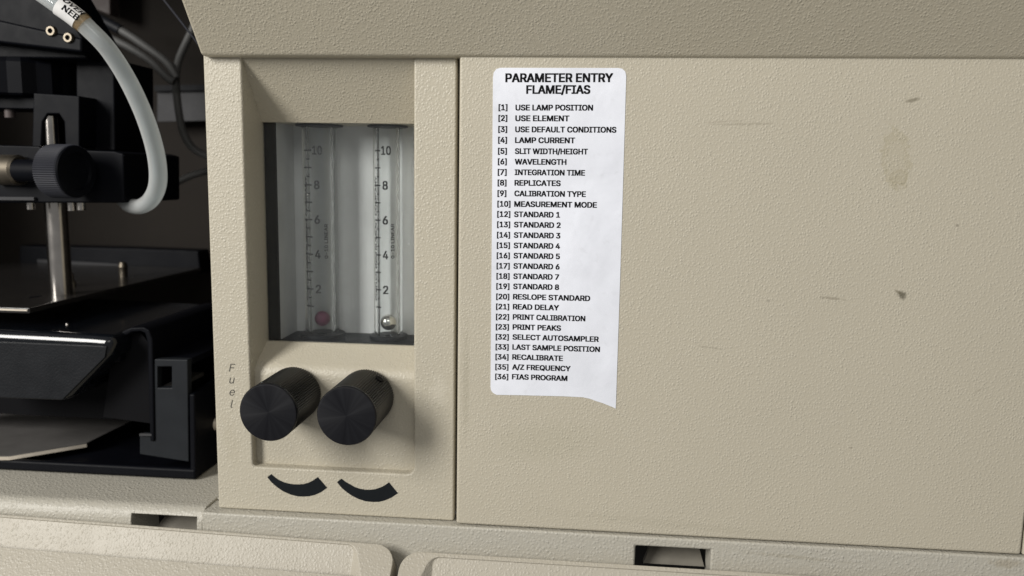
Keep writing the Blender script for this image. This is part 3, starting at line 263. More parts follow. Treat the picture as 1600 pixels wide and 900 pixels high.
"8":[891,[445,-13,396,-11,350,-4,307,7,266,22,230,42,198,65,170,92,146,121,127,154,113,189,105,226,102,266,104,297,108,327,117,356,128,384,142,409,158,433,177,455,199,474,222,490,246,504,273,513,300,520,300,525,265,537,234,554,206,577,182,605,163,637,149,672,141,709,138,748,141,785,148,820,161,853,178,884,199,913,225,938,254,960,287,979,322,994,361,1005,402,1011,445,1013,488,1011,528,1005,566,994,602,979,634,960,663,938,689,913,710,884,728,853,740,820,748,785,750,748,748,709,739,672,726,638,706,605,683,577,655,554,625,537,591,525,591,520,617,513,643,504,667,490,690,474,711,455,730,433,747,409,761,384,773,356,781,327,786,297,788,266,785,226,777,189,763,154,744,121,720,92,692,65,659,42,623,22,583,7,540,-4,494,-11,445,97,477,98,507,102,534,109,560,118,583,130,603,145,620,161,635,180,647,201,655,223,660,247,662,272,660,300,655,325,646,349,634,371,618,391,600,409,579,425,556,438,531,449,504,456,475,461,445,462,414,461,385,456,358,449,333,438,309,425,289,409,270,391,255,371,243,349,234,325,229,300,227,272,229,247,233,223,242,201,253,180,268,161,285,145,306,130,329,118,354,109,382,102,413,98,445,569,471,570,495,574,518,581,539,590,558,602,576,616,591,632,604,650,614,670,622,691,626,714,628,738,626,763,622,785,615,806,605,826,592,843,577,859,560,872,541,884,519,893,496,899,471,903,445,904,418,903,393,899,370,893,349,884,329,872,312,859,297,843,284,826,274,806,267,785,263,763,261,738,263,714,267,691,274,670,284,650,297,632,312,616,330,602,349,590,371,581,394,574,419,570],[[8,7,130],[130,129,8],[9,8,129],[129,128,9],[10,9,128],[11,10,128],[128,127,11],[12,11,127],[127,126,12],[13,12,126],[126,125,13],[14,13,125],[125,124,14],[15,14,124],[16,15,124],[124,123,16],[17,16,123],[18,17,123],[123,122,18],[19,18,122],[32,31,175],[175,174,32],[33,32,174],[174,173,33],[34,33,173],[119,24,23],[136,135,2],[185,115,114],[137,1,0],[0,90,137],[184,116,115],[115,185,184],[44,164,163],[136,2,1],[1,137,136],[116,184,183],[43,165,164],[164,44,43],[2,135,3],[134,3,135],[24,119,118],[118,117,24],[117,116,24],[116,183,24],[25,24,183],[183,182,25],[182,181,25],[167,166,41],[42,41,166],[166,165,42],[165,43,42],[3,134,4],[134,133,4],[5,4,133],[133,132,5],[6,5,132],[132,131,6],[7,6,131],[130,7,131],[19,122,121],[20,19,121],[21,20,121],[121,120,21],[22,21,120],[120,119,22],[119,23,22],[25,181,26],[181,180,26],[27,26,180],[180,179,27],[28,27,179],[179,178,28],[29,28,178],[178,177,29],[30,29,177],[177,176,30],[31,30,176],[175,31,176],[34,173,172],[35,34,172],[36,35,172],[172,171,36],[37,36,171],[171,170,37],[38,37,170],[170,169,38],[39,38,169],[169,168,39],[40,39,168],[168,167,40],[167,41,40],[161,45,162],[113,140,139],[160,46,161],[45,161,46],[88,93,92],[88,92,89],[91,89,92],[140,113,112],[112,141,140],[159,47,160],[46,160,47],[66,109,67],[93,88,87],[87,94,93],[109,66,110],[111,110,66],[112,111,66],[141,112,66],[66,65,141],[142,141,65],[143,142,65],[157,49,158],[49,48,158],[159,158,48],[47,159,48],[83,82,98],[99,98,82],[82,81,99],[100,99,81],[81,80,100],[80,79,100],[101,100,79],[79,78,101],[102,101,78],[78,77,102],[103,102,77],[77,76,103],[76,75,103],[104,103,75],[75,74,104],[105,104,74],[74,73,105],[73,72,105],[106,105,72],[72,71,106],[59,58,149],[150,149,58],[58,57,150],[151,150,57],[57,56,151],[152,151,56],[56,55,152],[55,54,152],[94,87,86],[95,94,86],[86,85,95],[96,95,85],[85,84,96],[97,96,84],[84,83,97],[83,98,97],[106,71,107],[71,70,107],[70,69,107],[108,107,69],[69,68,108],[109,108,68],[67,109,68],[143,65,64],[144,143,64],[64,63,144],[145,144,63],[63,62,145],[146,145,62],[62,61,146],[147,146,61],[61,60,147],[148,147,60],[60,59,148],[59,149,148],[152,54,153],[54,53,153],[154,153,53],[53,52,154],[155,154,52],[52,51,155],[156,155,51],[51,50,156],[157,156,50],[49,157,50],[89,91,0],[90,0,91],[113,139,114],[139,138,114],[185,114,138],[162,45,163],[44,163,45]]],
"9":[891,[444,1013,490,1011,532,1003,572,990,610,971,644,948,674,921,701,889,723,854,741,815,754,773,762,729,764,682,762,645,756,608,746,570,733,530,714,488,688,440,657,388,619,331,394,0,256,0,593,487,604,487,597,473,588,459,577,447,565,435,552,423,537,413,522,404,505,397,487,390,468,386,449,383,428,383,384,385,343,392,305,404,269,421,237,442,209,467,184,496,163,529,146,565,134,604,127,646,125,691,127,737,135,780,148,820,166,858,189,892,216,922,246,949,280,972,318,990,357,1003,400,1011,444,905,417,903,390,898,366,889,342,877,321,862,302,844,286,824,272,801,261,776,253,749,248,721,246,691,248,661,253,632,261,606,272,581,286,558,302,538,321,521,342,506,366,494,390,485,417,480,444,479,473,480,499,485,524,494,548,505,569,520,588,537,604,557,618,580,629,605,637,631,642,659,644,689,642,719,637,748,629,775,618,800,604,823,588,844,569,862,548,877,525,889,500,898,473,903,546,419],[[44,43,76],[76,75,44],[45,44,75],[75,74,45],[46,45,74],[47,46,74],[74,73,47],[48,47,73],[73,72,48],[72,71,48],[49,48,71],[71,70,49],[50,49,70],[70,69,50],[51,50,69],[69,68,51],[52,51,68],[53,52,68],[38,81,39],[81,80,39],[82,37,83],[84,36,35],[35,34,84],[60,0,61],[83,37,36],[36,84,83],[59,62,61],[61,0,59],[37,82,38],[81,38,82],[57,64,63],[58,57,63],[63,62,58],[62,59,58],[20,29,21],[39,80,40],[80,79,40],[41,40,79],[79,78,41],[42,41,78],[78,77,42],[43,42,77],[76,43,77],[53,68,67],[54,53,67],[67,66,54],[55,54,66],[66,65,55],[56,55,65],[65,64,56],[64,57,56],[106,1,107],[85,33,32],[86,85,32],[32,31,86],[31,30,86],[105,2,106],[1,106,2],[23,25,24],[25,23,26],[23,24,90],[24,91,90],[23,90,89],[23,89,88],[104,3,105],[2,105,3],[17,16,92],[93,92,16],[16,15,93],[94,93,15],[15,14,94],[95,94,14],[14,13,95],[13,12,95],[96,95,12],[12,11,96],[97,96,11],[11,10,97],[98,97,10],[10,9,98],[99,98,9],[9,8,99],[100,99,8],[8,7,100],[101,100,7],[7,6,101],[28,29,20],[20,19,28],[27,28,19],[26,27,19],[19,18,26],[25,26,18],[24,25,18],[18,17,24],[91,24,17],[17,92,91],[101,6,102],[6,5,102],[103,102,5],[5,4,103],[104,103,4],[3,104,4],[33,85,34],[84,34,85],[0,60,107],[107,1,0],[88,87,23],[108,23,30],[86,30,87],[30,23,87],[26,23,27],[23,108,29],[22,21,29],[29,28,23],[28,27,23],[22,29,108]]],
"[":[537,[199,-189,199,1060,464,1060,464,958,314,958,314,-86,464,-86,464,-189],[[1,0,5],[5,4,1],[5,0,7],[7,6,5],[3,2,4],[1,4,2]]],
"]":[537,[72,-189,72,-86,223,-86,223,958,72,958,72,1060,338,1060,338,-189],[[7,6,2],[3,2,6],[7,2,0],[1,0,2],[5,4,3],[3,6,5]]],
"/":[490,[462,1047,140,-150,28,-150,350,1047],[[0,3,1],[2,1,3]]],
"-":[891,[662,481,662,369,224,369,224,481],[[3,2,1],[1,0,3]]],
" ":[370,[],[]]},"t":{"F":[806,[118,0,118,1000,726,1000,726,888,245,888,245,547,681,547,681,435,245,435,245,0],[[9,8,0],[8,5,0],[1,0,5],[3,2,4],[5,8,7],[7,6,5],[1,5,4],[4,2,1]]],
"u":[806,[358,-10,322,-8,288,-2,256,7,226,21,199,39,175,60,154,86,136,115,122,149,111,186,105,228,103,273,103,746,223,746,223,283,226,242,235,206,249,174,269,147,294,126,323,111,356,102,393,99,419,100,444,104,468,112,490,122,510,135,528,151,544,169,557,190,568,214,576,240,580,269,582,300,582,746,702,746,702,0,586,0,586,181,604,181,585,132,562,92,535,59,505,33,472,14,437,1,399,-7,586,135],[[13,12,15],[15,14,13],[22,0,23],[0,22,1],[21,1,22],[1,21,2],[3,2,21],[21,20,3],[3,20,4],[5,4,20],[20,19,5],[6,5,19],[7,6,19],[19,18,7],[8,7,18],[9,8,18],[18,17,9],[10,9,17],[17,16,10],[11,10,16],[12,11,16],[15,12,16],[24,47,46],[46,25,24],[28,27,44],[25,46,45],[26,25,45],[45,44,26],[44,27,26],[38,41,39],[32,31,40],[40,41,32],[33,32,41],[34,33,41],[35,34,41],[41,38,35],[38,37,35],[37,36,35],[28,44,43],[29,28,43],[43,42,29],[30,29,42],[42,40,30],[40,31,30],[23,0,48],[48,47,23],[47,24,23],[40,42,49],[41,40,49],[39,41,49]]],
"e":[794,[417,-16,364,-13,316,-4,271,11,230,32,193,59,161,90,133,126,109,167,91,212,78,260,70,312,67,367,70,423,78,475,91,524,109,569,132,611,159,647,190,679,226,706,266,728,308,743,354,753,403,756,434,754,464,751,493,744,522,735,551,723,578,709,603,691,628,670,650,646,670,619,687,588,702,554,714,516,723,475,728,430,730,381,730,333,147,333,147,434,664,434,609,397,607,433,603,467,596,498,585,528,572,555,556,578,538,599,516,617,492,631,465,641,436,647,403,649,371,647,341,641,313,630,288,616,265,598,245,578,228,555,214,530,203,503,195,474,190,445,189,415,189,349,190,309,196,273,205,239,217,209,233,182,251,158,273,138,297,121,324,108,353,98,384,92,417,91,439,91,460,94,480,98,499,104,516,111,532,120,547,131,561,143,573,157,584,172,593,189,601,207,717,179,707,151,694,124,678,100,659,77,637,57,612,38,585,22,555,9,524,-2,490,-10,454,-15,607,434,190,434,189,333],[[11,10,42],[12,11,42],[42,43,12],[13,12,43],[14,13,43],[15,14,43],[9,8,73],[73,72,9],[10,9,72],[42,10,72],[72,71,42],[70,69,42],[43,42,69],[68,67,43],[15,43,67],[67,66,15],[16,15,66],[66,65,16],[17,16,65],[3,78,4],[78,77,4],[62,61,20],[61,21,20],[80,79,2],[22,60,59],[59,23,22],[81,1,0],[0,82,81],[57,24,58],[80,2,1],[1,81,80],[23,59,58],[58,24,23],[2,79,3],[78,3,79],[21,61,60],[60,22,21],[4,77,5],[77,76,5],[6,5,76],[76,75,6],[7,6,75],[75,74,7],[8,7,74],[73,8,74],[17,65,64],[18,17,64],[64,63,18],[19,18,63],[63,62,19],[62,20,19],[106,84,83],[25,56,26],[84,106,105],[105,85,84],[26,56,55],[55,27,26],[85,105,104],[86,85,104],[104,103,86],[103,87,86],[30,29,53],[54,53,29],[29,28,54],[55,54,28],[27,55,28],[40,39,44],[39,38,44],[38,37,44],[97,96,93],[94,93,96],[96,95,94],[41,45,70],[41,40,45],[40,44,45],[46,45,44],[44,37,47],[48,47,37],[37,36,48],[49,48,36],[36,35,49],[87,103,102],[88,87,102],[102,101,88],[89,88,101],[101,100,89],[90,89,100],[100,99,90],[91,90,99],[99,98,91],[92,91,98],[98,97,92],[97,93,92],[49,35,50],[35,34,50],[34,33,50],[51,50,33],[33,32,51],[52,51,32],[32,31,52],[53,52,31],[30,53,31],[106,83,0],[82,0,83],[69,70,45],[45,46,69],[56,25,57],[24,57,25],[42,71,109],[70,42,109],[44,47,107],[46,44,107],[43,69,108],[68,43,108],[69,46,107],[107,108,69],[41,70,109]]],
"l":[372,[274,-5,233,-2,198,6,169,20,145,40,127,64,114,93,106,127,103,166,103,1000,223,1000,223,194,224,170,227,151,231,135,236,122,244,114,255,107,270,103,287,102,296,102,303,102,310,103,315,103,320,104,325,105,329,106,334,107,355,5,347,3,338,2,328,0,318,-2,307,-3,296,-4,285,-5],[[9,8,11],[18,17,1],[1,17,2],[17,16,2],[3,2,16],[4,3,16],[16,15,4],[5,4,15],[15,14,5],[6,5,14],[7,6,14],[14,13,7],[8,7,13],[13,12,8],[11,8,12],[9,11,10],[0,35,19],[19,35,34],[20,19,34],[34,33,20],[33,21,20],[29,28,26],[27,26,28],[25,24,30],[30,29,25],[29,26,25],[21,33,32],[22,21,32],[32,31,22],[23,22,31],[31,30,23],[30,24,23],[18,1,0],[0,19,18]]],
" ":[370,[],[]]}}''')
def glyphs(text, thin=False, shear=0.0):
    """flat lettering with its lower left at 0,0 and capital height 1"""
    G = GLYPHS['t' if thin else 'b']
    vs, fs, x = [], [], 0
    for ch in text:
        adv, co, faces = G[ch]
        o = len(vs)
        vs += [((co[i] + x) / 1000 + shear * co[i + 1] / 1000, co[i + 1] / 1000) for i in range(0, len(co), 2)]
        fs += [tuple(k + o for k in f) for f in faces]
        x += adv
    x0 = min(v[0] for v in vs)
    vs = [(a - x0, b) for a, b in vs]
    return vs, fs, max(v[0] for v in vs)

def text_mb(text, place, thin=False, shear=0.0, mb=None, width=None, height=1.0, heavy=2.1):
    """lettering mesh; place(x, y) gives the world point, x scaled to width"""
    vs, fs, wd = glyphs(text, thin, shear)
    sx = (width / wd) if width else height
    mb = mb or MB()
    e = 0.0 if thin else 0.026 * heavy           # bold: the letter struck four times, a hair apart
    for k, (ex, ey) in enumerate(((0, 0),) if thin else ((-e, -e * 0.5), (e, -e * 0.5), (-e, e * 0.5), (e, e * 0.5))):
        lift = Vector((0, -2.0e-6 * k, 0))
        V = [mb.bm.verts.new(place((x + ex) * sx, (y * (1 - e) + e * 0.5 + ey) * height) + lift) for x, y in vs]
        for f in fs:
            try: mb.bm.faces.new([V[i] for i in f])
            except ValueError: pass
    return mb

# ------------------------------------------------------------------ materials
def mat(name, base, rough=0.5, metal=0.0, spec=0.5, coat=0.0):
    mt = bpy.data.materials.new(name)
    mt.use_nodes = True
    p = mt.node_tree.nodes['Principled BSDF']
    p.inputs['Base Color'].default_value = (*base, 1)
    p.inputs['Roughness'].default_value = rough
    p.inputs['Metallic'].default_value = metal
    p.inputs['Specular IOR Level'].default_value = spec
    p.inputs['Coat Weight'].default_value = coat
    return mt

def nodes(mt): return mt.node_tree.nodes, mt.node_tree.links

def mathn(nt, op, a, b=None, c=None, clamp=False):
    n = nt.nodes.new('ShaderNodeMath')
    n.operation, n.use_clamp = op, clamp
    for i, v in enumerate((a, b, c)):
        if v is None: continue
        if isinstance(v, (int, float)): n.inputs[i].default_value = v
        else: nt.links.new(v, n.inputs[i])
    return n.outputs[0]

def mixc(nt, fac, a, b):
    n = nt.nodes.new('ShaderNodeMix')
    n.data_type = 'RGBA'
    if isinstance(fac, (int, float)): n.inputs[0].default_value = fac
    else: nt.links.new(fac, n.inputs[0])
    for i, v in ((6, a), (7, b)):
        if isinstance(v, tuple): n.inputs[i].default_value = (*v, 1)
        else: nt.links.new(v, n.inputs[i])
    return n.outputs[2]

def noise(nt, vec, scale, detail=2.0, dist=0.0, rough=0.5):
    n = nt.nodes.new('ShaderNodeTexNoise')
    n.inputs['Scale'].default_value, n.inputs['Detail'].default_value = scale, detail
    n.inputs['Distortion'].default_value, n.inputs['Roughness'].default_value = dist, rough
    nt.links.new(vec, n.inputs['Vector'])
    return n.outputs['Fac']

def ramp(nt, v, lo, hi):
    n = nt.nodes.new('ShaderNodeMapRange')
    n.inputs[1].default_value, n.inputs[2].default_value = lo, hi
    nt.links.new(v, n.inputs[0])
    return n.outputs[0]

def textured_plastic(name, base, rough=0.44, grain=1000, bump=0.00020, strength=0.9, stains=(), mottled=0.05, dirt=(0.30, 0.27, 0.20)):
    """moulded plastic with a leathery grain; faint dirt and listed stains (x, z, rx, rz, colour, amount)"""
    mt = mat(name, base, rough, spec=0.5)
    nt = mt.node_tree
    p = nt.nodes['Principled BSDF']
    geo = nt.nodes.new('ShaderNodeNewGeometry')
    pos = geo.outputs['Position']
    wob0 = nt.nodes.new('ShaderNodeTexNoise'); wob0.inputs['Scale'].default_value = grain * 0.8
    nt.links.new(pos, wob0.inputs['Vector'])
    mv = nt.nodes.new('ShaderNodeVectorMath'); mv.operation = 'MULTIPLY_ADD'
    nt.links.new(wob0.outputs['Color'], mv.inputs[0])
    mv.inputs[1].default_value = (0.9 / grain,) * 3
    nt.links.new(pos, mv.inputs[2])
    vo = nt.nodes.new('ShaderNodeTexVoronoi'); vo.feature = 'SMOOTH_F1'
    vo.inputs['Scale'].default_value, vo.inputs['Smoothness'].default_value = grain, 0.35
    nt.links.new(mv.outputs[0], vo.inputs['Vector'])
    cellr = nt.nodes.new('ShaderNodeSeparateXYZ'); nt.links.new(vo.outputs['Color'], cellr.inputs[0])
    g1 = mathn(nt, 'MULTIPLY', ramp(nt, vo.outputs['Distance'], 0.62, 0.12), mathn(nt, 'ADD', mathn(nt, 'MULTIPLY', cellr.outputs[0], 0.9), 0.25))
    g2 = noise(nt, pos, grain * 2.0, 2.0, 0.4)
    h = mathn(nt, 'ADD', g1, mathn(nt, 'MULTIPLY', g2, 0.6))
    big = noise(nt, pos, 55, 3.0, 0.4)
    amp = mathn(nt, 'ADD', mathn(nt, 'MULTIPLY', big, 0.9), 0.45)
    h = mathn(nt, 'MULTIPLY', h, amp)
    b = nt.nodes.new('ShaderNodeBump')
    b.inputs['Strength'].default_value, b.inputs['Distance'].default_value = strength, bump
    nt.links.new(h, b.inputs['Height'])
    nt.links.new(b.outputs[0], p.inputs['Normal'])
    cloud = noise(nt, pos, 22, 4.0, 0.3)
    col = mixc(nt, mathn(nt, 'MULTIPLY', ramp(nt, cloud, 0.35, 0.75), mottled * 4), tuple(base), tuple(c * 0.86 for c in base))
    low = mathn(nt, 'MULTIPLY', ramp(nt, g1, 0.30, 0.05), mottled * 1.5)
    col = mixc(nt, low, col, tuple(c * d * 2.2 for c, d in zip(base, dirt)))
    if stains:
        sep = nt.nodes.new('ShaderNodeSeparateXYZ')
        nt.links.new(pos, sep.inputs[0])
        wob = noise(nt, pos, 420, 3.0, 0.0, 0.6)
        for sx, sz, rx, rz, tilt, c, amt, ring in stains:
            dx = mathn(nt, 'SUBTRACT', sep.outputs[0], sx)
            dz = mathn(nt, 'SUBTRACT', sep.outputs[2], sz)
            ct, st = math.cos(tilt), math.sin(tilt)
            a = mathn(nt, 'ADD', mathn(nt, 'MULTIPLY', dx, ct / rx), mathn(nt, 'MULTIPLY', dz, st / rx))
            e = mathn(nt, 'ADD', mathn(nt, 'MULTIPLY', dz, ct / rz), mathn(nt, 'MULTIPLY', dx, -st / rz))
            r = mathn(nt, 'SQRT', mathn(nt, 'ADD', mathn(nt, 'MULTIPLY', a, a), mathn(nt, 'MULTIPLY', e, e)))
            r = mathn(nt, 'ADD', r, mathn(nt, 'MULTIPLY', mathn(nt, 'SUBTRACT', wob, 0.5), 1.6))
            if ring:
                msk = mathn(nt, 'SUBTRACT', ramp(nt, r, 1.0, 0.8), mathn(nt, 'MULTIPLY', ramp(nt, r, 0.85, 0.55), 0.6))
            else:
                msk = ramp(nt, r, 1.0, 0.35)
            col = mixc(nt, mathn(nt, 'MULTIPLY', msk, amt * 0.85), col, c)
    nt.links.new(col, p.inputs['Base Color'])
    rr = mathn(nt, 'ADD', mathn(nt, 'MULTIPLY', big, 0.16), rough - 0.08)
    nt.links.new(rr, p.inputs['Roughness'])
    return mt

def worn(name, base, rough, metal=0.0, scale=120, amount=0.25, bump=0.0, spec=0.5):
    dusty = 0.10 if max(base) > 0.05 else 0.006
    mt = mat(name, base, rough, metal, spec)
    nt = mt.node_tree
    p = nt.nodes['Principled BSDF']
    geo = nt.nodes.new('ShaderNodeNewGeometry')
    n1 = noise(nt, geo.outputs['Position'], scale, 4.0, 0.2, 0.6)
    n2 = noise(nt, geo.outputs['Position'], scale * 9, 2.0)
    nt.links.new(mathn(nt, 'ADD', mathn(nt, 'MULTIPLY', n1, amount), rough - amount / 2), p.inputs['Roughness'])
    dust = mathn(nt, 'MULTIPLY', ramp(nt, n2, 0.60, 0.78), dusty)
    nt.links.new(mixc(nt, dust, mixc(nt, n1, tuple(c * 0.75 for c in base), tuple(c * 1.2 for c in base)), (0.3, 0.29, 0.27)), p.inputs['Base Color'])
    if bump:
        b = nt.nodes.new('ShaderNodeBump')
        b.inputs['Strength'].default_value, b.inputs['Distance'].default_value = 0.7, bump
        nt.links.new(n2, b.inputs['Height'])
        nt.links.new(b.outputs[0], p.inputs['Normal'])
    return mt

def clear(name, tint, rough, body, body_col, edge=0.0):
    """clear plastic or glass: lets light through, reflects by fresnel, a little milky body"""
    mt = bpy.data.materials.new(name)
    mt.use_nodes = True
    nt = mt.node_tree
    nt.nodes.clear()
    out = nt.nodes.new('ShaderNodeOutputMaterial')
    tr = nt.nodes.new('ShaderNodeBsdfTransparent'); tr.inputs[0].default_value = (*tint, 1)
    gl = nt.nodes.new('ShaderNodeBsdfGlossy'); gl.inputs['Roughness'].default_value = rough
    df = nt.nodes.new('ShaderNodeBsdfDiffuse'); df.inputs[0].default_value = (*body_col, 1)
    tl = nt.nodes.new('ShaderNodeBsdfTranslucent'); tl.inputs[0].default_value = (*body_col, 1)
    mb_ = nt.nodes.new('ShaderNodeMixShader'); mb_.inputs[0].default_value = 0.5
    nt.links.new(df.outputs[0], mb_.inputs[1]); nt.links.new(tl.outputs[0], mb_.inputs[2])
    geo = nt.nodes.new('ShaderNodeNewGeometry')
    cl = noise(nt, geo.outputs['Position'], 60, 4.0, 0.5)
    m1 = nt.nodes.new('ShaderNodeMixShader')
    milk = mathn(nt, 'MULTIPLY', ramp(nt, cl, 0.2, 0.75) if not edge else mathn(nt, 'ADD', mathn(nt, 'MULTIPLY', cl, 0.3), 0.75), body)
    if edge:                                   # a tube wall is thicker, so milkier, where it is seen edge on
        lf = nt.nodes.new('ShaderNodeLayerWeight'); lf.inputs[0].default_value = 0.5
        milk = mathn(nt, 'MULTIPLY', milk, mathn(nt, 'ADD', mathn(nt, 'MULTIPLY', lf.outputs['Facing'], edge), 1.0 - edge))
    nt.links.new(mathn(nt, 'MULTIPLY', milk, 1.0, clamp=True), m1.inputs[0])
    nt.links.new(tr.outputs[0], m1.inputs[1]); nt.links.new(mb_.outputs[0], m1.inputs[2])
    lw = nt.nodes.new('ShaderNodeLayerWeight'); lw.inputs[0].default_value = 0.5
    fr = mathn(nt, 'ADD', mathn(nt, 'MULTIPLY', mathn(nt, 'POWER', lw.outputs['Facing'], 5.0), 0.85), 0.03)   # Schlick's fresnel
    m2 = nt.nodes.new('ShaderNodeMixShader')
    nt.links.new(fr, m2.inputs[0])
    nt.links.new(m1.outputs[0], m2.inputs[1]); nt.links.new(gl.outputs[0], m2.inputs[2])
    nt.links.new(m2.outputs[0], out.inputs[0])
    return mt

GP = 0.003                                   # depth of the gauge panel's front
BEIGE = (0.478, 0.440, 0.353)
GREY_BEIGE = (0.450, 0.428, 0.370)
def spot(px, py, rx, rz, tilt, c, amt, ring=False):
    p = U(px, py, 0)
    return (p.x, p.z, rx * pxm(0), rz * pxm(0), tilt, c, amt, ring)
M_body = textured_plastic('beige_plastic', BEIGE, grain=1000, bump=0.00014, stains=[
    (U(686, 612, GP).x, U(686, 612, GP).z, 0.0042, 0.0075, 0.0, (0.56, 0.52, 0.43), 0.55, False),
    (U(362, 690, GP).x, U(362, 690, GP).z, 0.004, 0.014, 0.1, (0.40, 0.36, 0.27), 0.35, False)])
M_hood = textured_plastic('hood_plastic', (0.484, 0.442, 0.348), grain=1050, bump=0.00014)
M_door = textured_plastic('door_plastic', (0.478, 0.439, 0.352), rough=0.5, grain=1080, bump=0.00014, stains=[
    spot(1410, 461, 8, 8, 0, (0.07, 0.06, 0.035), 0.9),
    spot(1403, 456, 7, 3, -0.5, (0.12, 0.10, 0.06), 0.7),
    spot(1427, 156, 13, 3.5, 0.25, (0.14, 0.12, 0.08), 0.75),
    spot(1400, 250, 22, 48, 0.12, (0.34, 0.30, 0.19), 0.5, True),
    spot(1404, 277, 13, 13, 0, (0.31, 0.27, 0.17), 0.45, True),
    spot(1298, 466, 26, 2.6, -0.1, (0.22, 0.19, 0.14), 0.6),
    spot(1496, 352, 3, 3, 0, (0.15, 0.13, 0.1), 0.7),
    spot(1130, 190, 45, 1.8, 0.08, (0.30, 0.26, 0.2), 0.35),
    spot(1200, 470, 3, 3, 0, (0.2, 0.18, 0.14), 0.6),
    spot(1165, 194, 60, 2.2, 0.03, (0.27, 0.24, 0.18), 0.5),
    spot(1110, 543, 24, 2.0, -0.08, (0.28, 0.25, 0.19), 0.5),
    spot(1060, 820, 330, 9, -0.055, (0.36, 0.33, 0.25), 0.2),
    spot(728, 600, 7, 120, 0, (0.36, 0.33, 0.25), 0.5),
    spot(1330, 700, 3, 2, 0, (0.2, 0.17, 0.12), 0.7),
    spot(1530, 610, 16, 1.8, 0.6, (0.28, 0.25, 0.19), 0.5),
    spot(850, 690, 110, 40, 0.1, (0.40, 0.37, 0.28), 0.4),
])
M_rail = textured_plastic('rail_plastic', GREY_BEIGE, rough=0.45, grain=820, bump=0.00020, stains=[
    spot(1572, 878, 30, 9, 0.05, (0.24, 0.18, 0.09), 0.35), spot(1240, 868, 90, 4, -0.05, (0.32, 0.29, 0.22), 0.5)])
M_cover = textured_plastic('cover_plastic', (0.425, 0.392, 0.325), rough=0.46, grain=950, bump=0.00014)
M_tongue = worn('shaded_beige_tongue', (0.20, 0.185, 0.155), 0.55)  # beige darkened to carry the shade inside the slot
M_inside = worn('cavity_shade_black', (0.014, 0.013, 0.012), 0.7)  # shade of gaps and slots put into a near-black colour
M_back = worn('chamber_back_paint', (0.022, 0.019, 0.0165), 0.7, scale=30, spec=0.06)
M_black = worn('satin_black_paint', (0.0022, 0.0026, 0.0045), 0.5, amount=0.2, spec=0.1)
M_gloss = worn('gloss_black_paint', (0.004, 0.005, 0.007), 0.15, amount=0.10, spec=0.5)
M_grainblack = worn('grained_black_paint', (0.009, 0.010, 0.012), 0.45, bump=0.00015, spec=0.2)
M_greyblack = worn('faded_black_paint', (0.012, 0.014, 0.017), 0.55, spec=0.2)
M_plate = worn('mirror_black_plate', (0.022, 0.020, 0.019), 0.22, amount=0.16, scale=60)
M_steel = worn('steel', (0.50, 0.47, 0.44), 0.22, 1.0, amount=0.14)
M_brass = worn('warm_steel', (0.19, 0.165, 0.13), 0.45, 1.0)
M_sheet = worn('dull_sheet_metal', (0.15, 0.143, 0.137), 0.5, 0.35, scale=70)
M_sheetedge = worn('brightened_pale_metal', (0.70, 0.63, 0.53), 0.45, 0.3)  # colour raised to replace key light blocked from the sheet's edge
M_knob = worn('knob_plastic', (0.013, 0.0125, 0.0125), 0.42, amount=0.14, spec=0.35)
M_rim = worn('knurled_grey_plastic', (0.022, 0.023, 0.030), 0.6, spec=0.25)
M_cable = worn('grey_cable_jacket', (0.10, 0.10, 0.098), 0.5, spec=0.3)
M_greypanel = worn('grey_panel_paint', (0.05, 0.05, 0.053), 0.6, spec=0.2)
M_pink = worn('pinkish_panel_paint', (0.075, 0.058, 0.055), 0.6)
M_box = worn('pale_grey_box', (0.60, 0.605, 0.60), 0.5, scale=40, amount=0.2)
M_inkshade = mat('ink_and_shade_black', (0.005, 0.005, 0.006), 0.7, spec=0.08)  # lettering ink, also the black of holes and shade sheets
M_scaleink = mat('scale_ink', (0.012, 0.012, 0.013), 0.7, spec=0.1)
M_hazedink = mat('hazed_scale_ink', (0.045, 0.045, 0.048), 0.7, spec=0.1)  # lightened to stand in for pane haze over the left tube
M_thinink = mat('grey_lettering_ink', (0.07, 0.065, 0.055), 0.6)
M_arc = worn('black_arc_print', (0.006, 0.008, 0.010), 0.5, spec=0.2)
M_paper = worn('sticker_paper', (0.79, 0.81, 0.88), 0.42, scale=35, amount=0.15)
M_tag = worn('tag_paper', (0.80, 0.79, 0.78), 0.5)
M_hose = clear('milky_hose', (0.93, 0.96, 0.97), 0.07, 0.95, (0.90, 0.91, 0.90), edge=0.62)
M_bore = clear('milky_hose_bore', (0.90, 0.94, 0.95), 0.12, 0.50, (0.62, 0.68, 0.71))
M_stain = clear('brown_glue_film', (0.86, 0.72, 0.55), 0.3, 0.5, (0.42, 0.29, 0.15))
M_glass = mat('glass', (0.98, 0.99, 0.99), 0.02)
M_glass.node_tree.nodes['Principled BSDF'].inputs['Transmission Weight'].default_value = 1.0
M_glass.node_tree.nodes['Principled BSDF'].inputs['IOR'].default_value = 1.33
M_pane = clear('window_pane', (0.98, 0.99, 0.99), 0.06, 0.035, (0.55, 0.57, 0.57))
M_red = worn('purple_red_float', (0.13, 0.008, 0.05), 0.3)
M_ball = worn('polished_ball', (0.72, 0.70, 0.66), 0.10, 1.0, amount=0.06)
M_cap = worn('black_rubber', (0.010, 0.011, 0.014), 0.5, spec=0.2)

nt = M_paper.node_tree
ge = nt.nodes.new('ShaderNodeNewGeometry')
bp_ = nt.nodes.new('ShaderNodeBump'); bp_.inputs['Strength'].default_value = 0.3; bp_.inputs['Distance'].default_value = 0.0012
nt.links.new(noise(nt, ge.outputs['Position'], 45, 3.0, 0.6), bp_.inputs['Height'])
nt.links.new(bp_.outputs[0], nt.nodes['Principled BSDF'].inputs['Normal'])
